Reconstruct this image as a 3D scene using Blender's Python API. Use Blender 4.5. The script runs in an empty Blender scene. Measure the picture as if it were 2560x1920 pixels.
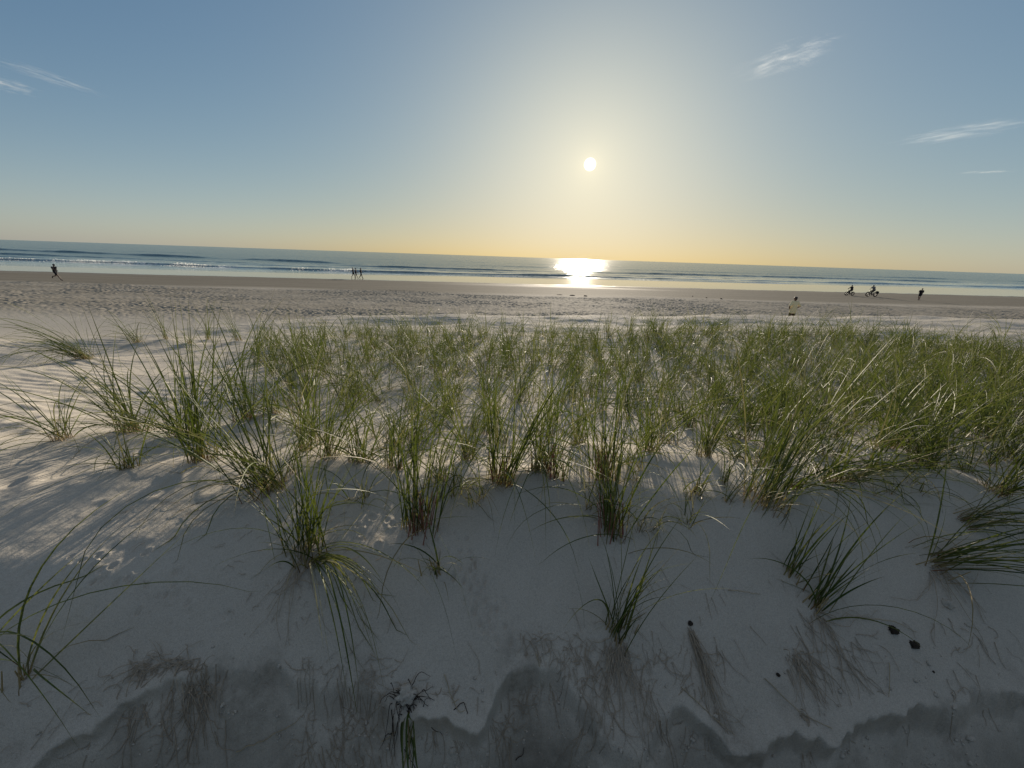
import bpy, math, random
import numpy as np
from mathutils import Vector, Matrix

scene = bpy.context.scene
COL = scene.collection
R = math.radians

# ------------------------------------------------------------------ camera
ZC = 4.2                       # eye height above the beach datum
F_PX = 961.0                   # focal length in pixels of the 2560 px wide photograph
PITCH = math.atan(318.0 / F_PX)
ROLL = math.atan(86.0 / 2560.0)
_fw = np.array([0, math.cos(PITCH), -math.sin(PITCH)])
_u0 = np.array([0, math.sin(PITCH), math.cos(PITCH)])
_r0 = np.array([1.0, 0, 0])
CR = math.cos(ROLL) * _r0 + math.sin(ROLL) * _u0
CU = -math.sin(ROLL) * _r0 + math.cos(ROLL) * _u0
cam_data = bpy.data.cameras.new('camera')
cam = bpy.data.objects.new('camera', cam_data)
COL.objects.link(cam)
cam_data.sensor_fit = 'HORIZONTAL'
cam_data.sensor_width = 36.0
cam_data.lens = 36.0 * F_PX / 2560.0
cam_data.clip_start = 0.05
cam_data.clip_end = 80000
m = Matrix(((CR[0], CU[0], -_fw[0], 0), (CR[1], CU[1], -_fw[1], 0), (CR[2], CU[2], -_fw[2], ZC), (0, 0, 0, 1)))
cam.matrix_world = m
scene.camera = cam


def ray(px, py):
    """unit direction through a pixel of the 2560x1920 photograph"""
    d = (px - 1280) / F_PX * CR + (960 - py) / F_PX * CU + _fw
    return d / np.linalg.norm(d)


def project(P):
    q = np.asarray(P, float) - np.array([0, 0, ZC])
    z = q @ _fw
    return 1280 + F_PX * (q @ CR) / z, 960 - F_PX * (q @ CU) / z


# ------------------------------------------------------------------ sun and sky
SUN = ray(1475, 411)
SUN_EL = math.asin(SUN[2])
SUN_AZ = math.atan2(SUN[0], SUN[1])
sl = bpy.data.lights.new('sun', 'SUN')
sl.energy = 4.5
sl.angle = R(0.53)
sl.color = (1.0, 0.87, 0.70)
so = bpy.data.objects.new('sun', sl)
COL.objects.link(so)
so.rotation_euler = Vector(SUN).to_track_quat('Z', 'Y').to_euler()
so.location = (40, 200, 60)

world = bpy.data.worlds.new('World')
scene.world = world
world.use_nodes = True
wn, wl = world.node_tree.nodes, world.node_tree.links
wn.clear()


def wnode(t, **kw):
    n = wn.new(t)
    for k, v in kw.items():
        setattr(n, k, v)
    return n


sky = wnode('ShaderNodeTexSky', sky_type='NISHITA', sun_disc=False, sun_elevation=SUN_EL, sun_rotation=SUN_AZ,
            altitude=5, air_density=1.0, dust_density=0.9, ozone_density=1.0)
bg = wnode('ShaderNodeBackground')
bg.inputs['Strength'].default_value = 0.1
outw = wnode('ShaderNodeOutputWorld')
# the sky's own brightness, held in the range a camera keeps: c * A / (c + B) per channel
addb = wnode('ShaderNodeVectorMath', operation='ADD')
addb.inputs[1].default_value = (14.0, 10.0, 6.3)
div = wnode('ShaderNodeVectorMath', operation='DIVIDE')
amp = wnode('ShaderNodeVectorMath', operation='MULTIPLY')
SKY_OUT = 6.6
amp.inputs[1].default_value = (SKY_OUT * 1.02, SKY_OUT * 1.03, SKY_OUT * 0.93)
wl.new(sky.outputs[0], addb.inputs[0])
wl.new(sky.outputs[0], div.inputs[0])
wl.new(addb.outputs[0], div.inputs[1])
wl.new(div.outputs[0], amp.inputs[0])
# the aureole and the disc of the sun, both by angle from the sun's direction
geo = wnode('ShaderNodeTexCoord')
dot = wnode('ShaderNodeVectorMath', operation='DOT_PRODUCT')
dot.inputs[1].default_value = tuple(SUN)
nrm = wnode('ShaderNodeVectorMath', operation='NORMALIZE')
wl.new(geo.outputs['Generated'], nrm.inputs[0])
wl.new(nrm.outputs[0], dot.inputs[0])
ac = wnode('ShaderNodeMath', operation='ARCCOSINE')
ac.use_clamp = False
mn = wnode('ShaderNodeMath', operation='MINIMUM')
mn.inputs[1].default_value = 1.0
wl.new(dot.outputs['Value'], mn.inputs[0])
wl.new(mn.outputs[0], ac.inputs[0])


def expfall(width, amp):
    a = wnode('ShaderNodeMath', operation='MULTIPLY')
    a.inputs[1].default_value = -1.0 / width
    wl.new(ac.outputs[0], a.inputs[0])
    b = wnode('ShaderNodeMath', operation='EXPONENT')
    wl.new(a.outputs[0], b.inputs[0])
    c = wnode('ShaderNodeMath', operation='MULTIPLY')
    c.inputs[1].default_value = amp
    wl.new(b.outputs[0], c.inputs[0])
    return c


def tint(node, col):
    t = wnode('ShaderNodeVectorMath', operation='SCALE')
    t.inputs[0].default_value = col
    wl.new(node.outputs[0], t.inputs['Scale'])
    return t


glow = tint(expfall(R(4.5), 1.5), (1.0, 0.88, 0.58))
halo = tint(expfall(R(1.0), 0.8), (1.0, 0.92, 0.66))
mr = wnode('ShaderNodeMapRange', interpolation_type='SMOOTHSTEP')
mr.inputs['From Min'].default_value = R(0.80)
mr.inputs['From Max'].default_value = R(0.34)
mr.inputs['To Min'].default_value = 0.0
mr.inputs['To Max'].default_value = 60.0
wl.new(ac.outputs[0], mr.inputs['Value'])
disc = tint(mr, (1.0, 0.95, 0.82))
# pale band of air low over the horizon
sepz = wnode('ShaderNodeSeparateXYZ')
wl.new(nrm.outputs[0], sepz.inputs[0])
za = wnode('ShaderNodeMath', operation='ABSOLUTE')
wl.new(sepz.outputs['Z'], za.inputs[0])
zb = wnode('ShaderNodeMath', operation='MULTIPLY')
zb.inputs[1].default_value = -1.0 / math.sin(R(6.0))
wl.new(za.outputs[0], zb.inputs[0])
ze = wnode('ShaderNodeMath', operation='EXPONENT')
wl.new(zb.outputs[0], ze.inputs[0])
sep = wnode('ShaderNodeMapRange', interpolation_type='SMOOTHSTEP')   # 0 towards the sun, 1 well away from it
sep.inputs['From Min'].default_value = R(12)
sep.inputs['From Max'].default_value = R(62)
wl.new(ac.outputs[0], sep.inputs['Value'])
fa = wnode('ShaderNodeMath', operation='MULTIPLY')
wl.new(ze.outputs[0], fa.inputs[0])
wl.new(sep.outputs[0], fa.inputs[1])
fb = wnode('ShaderNodeMath', operation='SUBTRACT')
wl.new(ze.outputs[0], fb.inputs[0])
wl.new(fa.outputs[0], fb.inputs[1])
warm = wnode('ShaderNodeMix', data_type='RGBA', blend_type='MULTIPLY')
warm.inputs[7].default_value = (1.02, 0.83, 0.60, 1)
wl.new(fb.outputs[0], warm.inputs[0])
wl.new(amp.outputs[0], warm.inputs[6])
air = tint(fa, (1.15, 1.0, 1.05))
add0 = wnode('ShaderNodeVectorMath', operation='ADD')
wl.new(warm.outputs[2], add0.inputs[0])
wl.new(air.outputs[0], add0.inputs[1])
add1 = wnode('ShaderNodeVectorMath', operation='ADD')
add2 = wnode('ShaderNodeVectorMath', operation='ADD')
add3 = wnode('ShaderNodeVectorMath', operation='ADD')
wl.new(add0.outputs[0], add1.inputs[0])
wl.new(glow.outputs[0], add1.inputs[1])
wl.new(add1.outputs[0], add2.inputs[0])
wl.new(halo.outputs[0], add2.inputs[1])
wl.new(add2.outputs[0], add3.inputs[0])
wl.new(disc.outputs[0], add3.inputs[1])
# the air round the sun is warmer
wf = expfall(R(12.0), 0.85)
wmx = wnode('ShaderNodeMix', data_type='RGBA', blend_type='MULTIPLY')
wmx.inputs[7].default_value = (1.0, 0.945, 0.85, 1)
wl.new(wf.outputs[0], wmx.inputs[0])
wl.new(add3.outputs[0], wmx.inputs[6])
# thin veil over the unseen upper sky, added to lighten the shaded sand
vz = wnode('ShaderNodeMapRange', interpolation_type='SMOOTHSTEP')
vz.inputs['From Min'].default_value = math.sin(R(33))
vz.inputs['From Max'].default_value = math.sin(R(62))
vz.inputs['To Max'].default_value = 0.75
wl.new(sepz.outputs['Z'], vz.inputs['Value'])
sky_fill = wnode('ShaderNodeMix', data_type='RGBA')
sky_fill.inputs[7].default_value = (1.85, 1.97, 2.08, 1)
wl.new(vz.outputs[0], sky_fill.inputs[0])
wl.new(wmx.outputs[2], sky_fill.inputs[6])
wl.new(sky_fill.outputs[2], bg.inputs['Color'])
wl.new(bg.outputs[0], outw.inputs['Surface'])

scene.view_settings.view_transform = 'Standard'
scene.view_settings.look = 'None'
scene.view_settings.exposure = 0.6
scene.view_settings.gamma = 1.0
scene.cycles.max_bounces = 6
scene.cycles.transparent_max_bounces = 12
scene.cycles.volume_bounces = 1

# ------------------------------------------------------------------ helpers
def setp(o, label=None, cat=None, group=None, kind=None):
    for k, v in (('label', label), ('category', cat), ('group', group), ('kind', kind)):
        if v:
            o[k] = v
    return o


def link(o, parent=None):
    COL.objects.link(o)
    if parent is not None:
        o.parent = parent
    return o


def empty(name, loc, rz=0.0):
    o = bpy.data.objects.new(name, None)
    o.empty_display_size = 0.1
    o.location = loc
    o.rotation_euler = (0, 0, rz)
    COL.objects.link(o)
    return o


def mesh_np(name, V, Q, mats=(), attrs=None, smooth=True):
    """mesh from numpy arrays: V (n,3), Q (m,4 or 3)"""
    me = bpy.data.meshes.new(name)
    V = np.ascontiguousarray(V, np.float32)
    Q = np.ascontiguousarray(Q, np.int32)
    k = Q.shape[1]
    me.vertices.add(len(V))
    me.vertices.foreach_set('co', V.ravel())
    me.loops.add(Q.size)
    me.loops.foreach_set('vertex_index', Q.ravel())
    me.polygons.add(len(Q))
    me.polygons.foreach_set('loop_start', np.arange(0, Q.size, k, dtype=np.int32))
    me.polygons.foreach_set('loop_total', np.full(len(Q), k, np.int32))
    if smooth:
        me.polygons.foreach_set('use_smooth', np.ones(len(Q), bool))
    for an, (typ, data) in (attrs or {}).items():
        a = me.attributes.new(an, typ, 'POINT')
        a.data.foreach_set('color' if typ == 'FLOAT_COLOR' else 'value', np.ascontiguousarray(data, np.float32).ravel())
    me.update(calc_edges=True)
    for mt in mats:
        me.materials.append(mt)
    return me


def obj_np(name, V, Q, mats, parent=None, attrs=None, smooth=True):
    return link(bpy.data.objects.new(name, mesh_np(name, V, Q, mats, attrs, smooth)), parent)


def grid_quads(nr, nc):
    i = np.arange((nr - 1) * (nc - 1))
    r, c = i // (nc - 1), i % (nc - 1)
    a = r * nc + c
    return np.stack([a, a + 1, a + nc + 1, a + nc], 1)


_G = np.random.default_rng(11)
_PERM = _G.permutation(4096)
_ANG = _G.uniform(0, 2 * np.pi, 4096)
_GX, _GY = np.cos(_ANG), np.sin(_ANG)


def perlin(x, y, seed=0):
    x = np.asarray(x, float) + seed * 17.31
    y = np.asarray(y, float) + seed * 7.77
    xi, yi = np.floor(x).astype(np.int64), np.floor(y).astype(np.int64)
    xf, yf = x - xi, y - yi
    u = xf * xf * xf * (xf * (xf * 6 - 15) + 10)
    v = yf * yf * yf * (yf * (yf * 6 - 15) + 10)

    def g(a, b, fx, fy):
        h = _PERM[(_PERM[a & 4095] + b) & 4095]
        return _GX[h] * fx + _GY[h] * fy
    n00, n10 = g(xi, yi, xf, yf), g(xi + 1, yi, xf - 1, yf)
    n01, n11 = g(xi, yi + 1, xf, yf - 1), g(xi + 1, yi + 1, xf - 1, yf - 1)
    a = n00 + u * (n10 - n00)
    b = n01 + u * (n11 - n01)
    return (a + v * (b - a)) * 1.4


def fbm(x, y, seed=0, octv=4, gain=0.5):
    s, a = 0, 1.0
    for k in range(octv):
        s = s + a * perlin(x * 2 ** k, y * 2 ** k, seed + k)
        a *= gain
    return s


def sstep(a, b, x):
    t = np.clip((np.asarray(x, float) - a) / (b - a), 0, 1)
    return t * t * (3 - 2 * t)


def pchip(xs, ys):
    xs, ys = np.array(xs, float), np.array(ys, float)
    h, d = np.diff(xs), np.diff(ys) / np.diff(xs)
    m = np.zeros_like(xs)
    for i in range(1, len(xs) - 1):
        if d[i - 1] * d[i] > 0:
            w1, w2 = 2 * h[i] + h[i - 1], h[i] + 2 * h[i - 1]
            m[i] = (w1 + w2) / (w1 / d[i - 1] + w2 / d[i])
    m[0], m[-1] = d[0], d[-1]

    def f(x):
        x = np.clip(np.asarray(x, float), xs[0], xs[-1])
        i = np.clip(np.searchsorted(xs, x) - 1, 0, len(xs) - 2)
        t = (x - xs[i]) / h[i]
        return ((1 + 2 * t) * (1 - t) ** 2 * ys[i] + t * (1 - t) ** 2 * h[i] * m[i]
                + t * t * (3 - 2 * t) * ys[i + 1] + t * t * (t - 1) * h[i] * m[i + 1])
    return f


# ------------------------------------------------------------------ shape of the land (depth below the eye)
_prof = pchip([-14, -9, -5, -2.5, -1.0, 0.0, 0.45, 0.75, 1.0, 1.1, 1.25, 1.4, 1.5, 1.6, 1.75, 1.95, 2.6, 4.0, 6.0, 8.0, 9.4, 10.3, 11.0, 11.7, 13.4, 16, 21, 26, 30, 36, 46],
              [-2.6, -2.0, -0.4, 1.2, 1.9, 2.05, 1.98, 1.83, 1.625, 1.54, 1.435, 1.35, 1.308, 1.287, 1.274, 1.268, 1.30, 1.42, 1.54, 1.60, 1.60, 1.56, 1.585, 1.80, 2.50, 3.10, 3.50, 3.74, 3.92, 4.04, 4.12])  # unseen rise behind the camera, invented to cut sky light on the near face


def y_wet(x):
    return 67 + 0.12 * np.clip(x, -150, 400)


def y_swash(x):
    x = np.clip(x, -150, 400)
    return 92 + 0.20 * x + 1.2 * np.sin(x * 0.06 + 1) + 0.8 * np.sin(x * 0.021)


_sx = [-2.6, -1.6, -1.25, -0.9, -0.55, -0.3, -0.08, 0.04, 0.2, 0.33, 0.5, 0.75, 0.9, 1.05, 1.35, 2.2]
_sy = [0.62, 0.72, 0.96, 1.02, 1.0, 0.97, 0.99, 1.10, 1.12, 1.02, 0.96, 1.06, 1.00, 1.02, 1.05, 1.2]
_scarp = pchip(_sx, _sy)
_over = lambda x: 0.04 * sstep(-0.25, 0.35, perlin(x * 2.4, 0.7, 35) + 0.15)
_scarp2 = pchip([-2.5, 0.1, 0.45, 0.75, 0.95, 1.1, 1.5, 2.4], [0.45, 0.62, 0.80, 0.78, 0.92, 0.90, 0.95, 1.02])
MOUNDS = []
PITS = []


def depth(x, y, fine=True):
    x, y = np.asarray(x, float), np.asarray(y, float)
    near = sstep(9, 4, y) * sstep(-2.5, 0.5, y)
    yy = y - 0.13 * np.clip(x, -3.5, 3.5) * near - 0.05 * np.sin(x * 1.7 + 0.6) * near
    yy = yy + 3.6 * sstep(-4.5, -10.5, x + 0.25 * np.minimum(y - 8, 0)) * sstep(4.0, 8, y) * sstep(22, 14, y)
    yy = yy + 2.0 * sstep(11, 17, x) * sstep(4, 9, y) * sstep(22, 14, y)
    d = _prof(yy)
    u = (y - y_wet(x)) / (y_swash(x) - y_wet(x))
    far = np.where(u < 0, 4.12 + 0.23 * (1 + np.clip(u, -1, 0)), np.where(u < 1, 4.35 + 0.15 * u, 4.5 + np.clip(y - y_swash(x), 0, 400) * 0.02))
    w = sstep(42, 52, y)
    d = d * (1 - w) + far * w
    dune = sstep(14, 10.5, y) * sstep(-4, 0, y)
    # rolling undulation of the dune top
    d = d - dune * sstep(1.2, 2.4, y) * (0.06 * perlin(x * 0.4, y * 0.4, 3) + 0.05 * perlin(x * 0.8, y * 0.9, 5) + 0.018 * perlin(x * 1.9, y * 2.1, 8))
    # the trough at the far left and its hummock
    d = d + 0.22 * np.exp(-((x + 8.6) / 1.6) ** 2 - ((y - 5.6) / 1.8) ** 2)
    d = d - 0.032 * np.clip(x, -10, 13) * sstep(3, 9, y) * sstep(25, 14, y)
    if not fine:
        return d
    d = d - dune * (0.006 * perlin(x * 3.9, y * 4.5, 12) + 0.0028 * perlin(x * 9, y * 10, 14) + 0.0012 * perlin(x * 23, y * 23, 15))
    # eroded scarp with a lobed lip and loose lumps under it
    lob = 0.05 * perlin(x * 4.5, y * 1.5, 21) + 0.025 * perlin(x * 12, y * 5, 22) + 0.010 * perlin(x * 34, y * 22, 23)
    s1 = _scarp(x) + lob
    amp1 = 0.11 * (0.35 + 0.65 * sstep(-1.5, -0.3, x)) * (0.8 + 0.4 * perlin(x * 1.7, 0.3, 31))
    d = d + (amp1 * sstep(0.0, 0.03, s1 - y) + 0.17 * sstep(0.02, 0.24, s1 - y)) * sstep(-0.6, 0.4, y)
    s2 = _scarp2(x) + 0.6 * lob
    d = d + sstep(-0.3, 0.7, x) * (0.16 * sstep(0.0, 0.035, s2 - y) + (0.35 + 0.25 * sstep(0.5, 1.4, x)) * sstep(0.02, 0.34, s2 - y)) * sstep(-0.6, 0.3, y)
    rough = sstep(0.10, -0.06, y - s1) * sstep(-0.8, 0.3, y)
    d = d - rough * (0.014 * fbm(x * 9, y * 9, 41, 3) + 0.005 * perlin(x * 38, y * 38, 45))
    # rivulets of slipped sand down the shaded face
    face = sstep(1.75, 1.5, y) * sstep(0.9, 1.1, y)
    d = d - face * 0.0045 * perlin((x - 0.3 * y) * 24, y * 2.6, 53) * sstep(-0.3, 0.3, perlin(x * 1.7, y * 1.7, 54))
    d = d - face * 0.010 * perlin((x - 0.25 * y) * 9, y * 1.4, 51) * sstep(-0.2, 0.3, perlin(x * 1.2, y * 1.5, 52) + 0.1)
    # wind ripples on the lit sand
    rip = dune * sstep(1.9, 2.6, y)
    d = d - rip * 0.0035 * np.sin(2 * np.pi * (y * 7.5 + 0.7 * perlin(x * 1.3, y * 1.3, 61) + 0.9 * x)) * sstep(-0.1, 0.4, perlin(x * 0.6, y * 0.6, 63))
    for (mx, my, mr_, mh) in MOUNDS:
        k = (np.abs(x - mx) < 3 * mr_) & (np.abs(y - my) < 3 * mr_)
        if np.any(k):
            d = np.where(k, d - mh * np.exp(-((x - mx) ** 2 + (y - my) ** 2) / mr_ ** 2), d)
    for (mx, my, mr_, mh) in PITS:
        k = (np.abs(x - mx) < 3 * mr_) & (np.abs(y - my) < 4 * mr_)
        if np.any(k):
            rr = np.sqrt((x - mx) ** 2 + ((y - my) / 1.5) ** 2) / mr_
            d = np.where(k, d + mh * (np.exp(-rr ** 2) - 0.45 * np.exp(-((rr - 1.6) / 0.5) ** 2)), d)
    # trampled beach
    tr = trample(x, y)
    n = perlin(x * 1.1, y * 1.1, 71) * 0.035 + np.abs(perlin(x * 2.6, y * 2.6, 73)) * 0.055 + 0.035 * perlin(x * 5.1, y * 5.1, 75)
    n = n + 0.022 * perlin(x * 8.3, y * 6.1, 77)
    return d - tr * (n - 0.02)


def trample(x, y, zone=False):
    e = 3.0 * perlin(x * 0.06, y * 0.09, 81) + 1.2 * perlin(x * 0.3, y * 0.3, 82)
    t = sstep(18, 23, y + e * 0.3) * sstep(48 + 0.1 * x, 43 + 0.1 * x, y + e)
    if zone:
        return t
    return t * (0.55 + 0.55 * sstep(-0.35, 0.35, perlin(x * 0.09, y * 0.16, 84) + 0.5 * perlin(x * 0.4, y * 0.5, 85)))


def ground(x, y):
    return ZC - depth(x, y)


def hit(px, py, fine=False):
    """point of the land seen at a pixel of the photograph"""
    d = ray(px, py)
    t = np.concatenate([np.arange(0.6, 16, 0.006), np.geomspace(16, 160, 4000)])
    x, y, z = d[0] * t, d[1] * t, ZC + d[2] * t
    below = z < ZC - depth(x, y, fine)
    i = int(np.argmax(below))
    return np.array([x[i], y[i], z[i]])


def at_depth(px, Y):
    """ground position under pixel column px at distance Y from the camera"""
    lo, hi = -3.0 * Y, 3.0 * Y
    for k in range(40):
        x = 0.5 * (lo + hi)
        z = float(ground_smooth(x, Y))
        if project((x, Y, z + 0.8))[0] < px:
            lo = x
        else:
            hi = x
    return np.array([x, Y, float(ground(x, Y))])


def ground_smooth(x, y):
    return ZC - depth(x, y, False)


# ------------------------------------------------------------------ materials
class NT:
    def __init__(self, name):
        self.m = bpy.data.materials.new(name)
        self.m.use_nodes = True
        self.n, self.l = self.m.node_tree.nodes, self.m.node_tree.links
        self.n.clear()
        self.out = self.n.new('ShaderNodeOutputMaterial')

    def __call__(self, t, props=None, **ins):
        n = self.n.new(t)
        for k, v in (props or {}).items():
            setattr(n, k, v)
        for k, v in ins.items():
            k = int(k[1:]) if k[0] == '_' else k.replace('_', ' ')
            s = n.inputs[k]
            if isinstance(v, bpy.types.NodeSocket):
                self.l.new(v, s)
            else:
                s.default_value = v
        return n

    def ramp(self, fac, stops, interp='LINEAR'):
        n = self.n.new('ShaderNodeValToRGB')
        n.color_ramp.interpolation = interp
        while len(n.color_ramp.elements) < len(stops):
            n.color_ramp.elements.new(0.5)
        for e, (p, c) in zip(n.color_ramp.elements, stops):
            e.position = p
            e.color = (*c, 1) if len(c) == 3 else c
        self.l.new(fac, n.inputs[0])
        return n.outputs[0]

    def mix(self, fac, a, b, blend='MIX'):
        n = self.n.new('ShaderNodeMix')
        n.data_type = 'RGBA'
        n.blend_type = blend
        for s, v in ((n.inputs[0], fac), (n.inputs[6], a), (n.inputs[7], b)):
            if isinstance(v, bpy.types.NodeSocket):
                self.l.new(v, s)
            else:
                s.default_value = (*v, 1) if isinstance(v, tuple) and len(v) == 3 else v
        return n.outputs[2]

    def math(self, op, a, b=0.0, c=None):
        n = self.n.new('ShaderNodeMath')
        n.operation = op
        for s, v in zip(n.inputs, (a, b, c)):
            if v is None:
                continue
            if isinstance(v, bpy.types.NodeSocket):
                self.l.new(v, s)
            else:
                s.default_value = v
        return n.outputs[0]

    def done(self, shader):
        self.l.new(shader, self.out.inputs['Surface'])
        return self.m


def sand_material():
    t = NT('sand')
    co = t('ShaderNodeTexCoord').outputs['Object']
    wet = t('ShaderNodeAttribute', {'attribute_name': 'wet'}).outputs['Fac']
    damp = t('ShaderNodeAttribute', {'attribute_name': 'damp'}).outputs['Fac']  # damp beach sand, and shade painted below the scarp lip
    dirt = t('ShaderNodeAttribute', {'attribute_name': 'dirt'}).outputs['Fac']
    n1 = t('ShaderNodeTexNoise', Vector=co, Scale=1.3, Detail=6.0, Roughness=0.6).outputs['Fac']
    n2 = t('ShaderNodeTexNoise', Vector=co, Scale=420.0, Detail=2.0).outputs['Fac']
    n3 = t('ShaderNodeTexNoise', Vector=co, Scale=24.0, Detail=5.0, Roughness=0.65).outputs['Fac']
    c = t.ramp(n1, [(0.3, (0.45, 0.405, 0.34)), (0.7, (0.59, 0.54, 0.46))])
    c = t.mix(t.math('MULTIPLY', n3, 0.25), c, (0.38, 0.345, 0.30))
    n4 = t('ShaderNodeTexNoise', Vector=co, Scale=130.0, Detail=3.0, Roughness=0.7).outputs['Fac']
    c = t.mix(0.22, c, t.ramp(n4, [(0.34, (0.16, 0.14, 0.12)), (0.5, (0.53, 0.485, 0.41)), (0.66, (0.70, 0.65, 0.57))]))
    c = t.mix(0.35, c, t.ramp(n2, [(0.32, (0.2, 0.175, 0.15)), (0.5, (0.54, 0.49, 0.42)), (0.68, (0.68, 0.63, 0.55))]))
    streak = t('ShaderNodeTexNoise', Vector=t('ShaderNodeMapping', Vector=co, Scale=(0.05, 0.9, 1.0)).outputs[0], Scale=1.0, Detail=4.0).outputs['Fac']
    damp_shade_col = t.ramp(streak, [(0.3, (0.145, 0.13, 0.104)), (0.7, (0.205, 0.186, 0.152))])
    c = t.mix(damp, c, damp_shade_col)
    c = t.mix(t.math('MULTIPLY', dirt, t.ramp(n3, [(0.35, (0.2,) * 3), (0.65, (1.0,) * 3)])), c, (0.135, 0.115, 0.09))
    rear_dimmer = t('ShaderNodeAttribute', {'attribute_name': 'rear_dimmer'}).outputs['Fac']  # dark cover on the unseen rear dune, added to dim the near face
    c = t.mix(rear_dimmer, c, t.ramp(n3, [(0.3, (0.02, 0.027, 0.013)), (0.7, (0.075, 0.072, 0.05))]))
    c = t.mix(wet, c, (0.09, 0.078, 0.062))
    rough = t('ShaderNodeMapRange', Value=wet, To_Min=0.9, To_Max=0.07).outputs[0]
    dry = t.math('SUBTRACT', 1.0, wet)
    b1 = t('ShaderNodeBump', Strength=t.math('MULTIPLY', dry, 0.6), Distance=0.007, Height=n3)
    b2 = t('ShaderNodeBump', Strength=t.math('MULTIPLY', dry, 0.5), Distance=0.0012, Height=n2, Normal=b1.outputs[0])
    p = t('ShaderNodeBsdfPrincipled', Base_Color=c, Roughness=rough, Normal=b2.outputs[0])
    t.l.new(t('ShaderNodeMapRange', Value=wet, To_Min=0.02, To_Max=0.5).outputs[0], p.inputs['Specular IOR Level'])
    p.inputs['IOR'].default_value = 1.5
    return t.done(p.outputs[0])


def water_material():
    t = NT('sea_water')
    co = t('ShaderNodeTexCoord').outputs['Object']
    foam = t('ShaderNodeAttribute', {'attribute_name': 'foam'}).outputs['Fac']
    mp = t('ShaderNodeMapping', Vector=co, Scale=(0.55, 1.0, 1.0)).outputs[0]
    n1 = t('ShaderNodeTexNoise', Vector=mp, Scale=0.33, Detail=5.0, Roughness=0.62).outputs['Fac']
    n2 = t('ShaderNodeTexNoise', Vector=mp, Scale=2.2, Detail=3.0, Roughness=0.6).outputs['Fac']
    fn = t('ShaderNodeTexNoise', Vector=co, Scale=1.1, Detail=5.0, Roughness=0.7).outputs['Fac']
    chop = t('ShaderNodeAttribute', {'attribute_name': 'chop'}).outputs['Fac']
    b1 = t('ShaderNodeBump', Strength=t('ShaderNodeMapRange', Value=chop, To_Min=0.08, To_Max=0.5).outputs[0], Distance=0.9, Height=n1)
    b2 = t('ShaderNodeBump', Strength=t('ShaderNodeMapRange', Value=chop, To_Min=0.2, To_Max=0.8).outputs[0], Distance=0.10, Height=n2, Normal=b1.outputs[0])
    f = t.math('MULTIPLY', foam, t.ramp(fn, [(0.38, (0.0,) * 3), (0.56, (1.0,) * 3)]))
    c = t.mix(f, (0.03, 0.075, 0.078), (0.85, 0.87, 0.86))
    r = t.math('MAXIMUM', t('ShaderNodeMapRange', Value=chop, To_Min=0.06, To_Max=0.135).outputs[0], t.math('MULTIPLY', f, 0.8))
    p = t('ShaderNodeBsdfPrincipled', Base_Color=c, Roughness=r, Normal=b2.outputs[0])
    p.inputs['IOR'].default_value = 1.333
    body = t('ShaderNodeBsdfDiffuse', Color=(0.14, 0.225, 0.25, 1))
    m = t('ShaderNodeMixShader', _0=t.math('MULTIPLY', chop, 0.30), _1=p.outputs[0], _2=body.outputs[0])
    return t.done(m.outputs[0])


def plain(name, col, rough=0.7, spec=0.3, var=0.25, scale=30.0, metal=0.0):
    t = NT(name)
    co = t('ShaderNodeTexCoord').outputs['Object']
    n = t('ShaderNodeTexNoise', Vector=co, Scale=scale, Detail=4.0).outputs['Fac']
    c = t.mix(n, tuple(v * (1 - var) for v in col), tuple(min(1, v * (1 + var)) for v in col))
    b = t('ShaderNodeBump', Strength=0.2, Distance=0.004, Height=n)
    p = t('ShaderNodeBsdfPrincipled', Base_Color=c, Roughness=rough, Metallic=metal, Normal=b.outputs[0])
    p.inputs['Specular IOR Level'].default_value = spec
    return t.done(p.outputs[0])


def grass_material():
    t = NT('grass_blade')
    a = t('ShaderNodeAttribute', {'attribute_name': 'tint'})
    sp = t('ShaderNodeSeparateColor', Color=a.outputs['Color'])
    dryness, along, rnd = sp.outputs[0], sp.outputs[1], sp.outputs[2]
    green = t.ramp(rnd, [(0.0, (0.022, 0.050, 0.010)), (0.45, (0.050, 0.088, 0.016)), (0.8, (0.105, 0.135, 0.026)), (1.0, (0.175, 0.175, 0.05))])
    tip = t.mix(t.ramp(along, [(0.72, (0,) * 3), (1.0, (0.75,) * 3)]), green, (0.30, 0.26, 0.12))
    straw = t.ramp(rnd, [(0.0, (0.22, 0.16, 0.09)), (0.6, (0.42, 0.34, 0.20)), (1.0, (0.56, 0.49, 0.34))])
    c = t.mix(dryness, tip, straw)
    base = t.ramp(rnd, [(0.0, (0.30, 0.10, 0.055)), (0.35, (0.34, 0.17, 0.08)), (1.0, (0.42, 0.34, 0.17))])
    c = t.mix(t.ramp(along, [(0.02, (0.85,) * 3), (0.13, (0,) * 3)]), c, base)
    p = t('ShaderNodeBsdfPrincipled', Base_Color=c, Roughness=0.48)
    p.inputs['Specular IOR Level'].default_value = 0.22
    tr = t('ShaderNodeBsdfTranslucent', Color=t.mix(0.45, c, (0.15, 0.18, 0.015)))
    mx = t('ShaderNodeMixShader', _0=0.32, _1=p.outputs[0], _2=tr.outputs[0])
    return t.done(mx.outputs[0])


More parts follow.
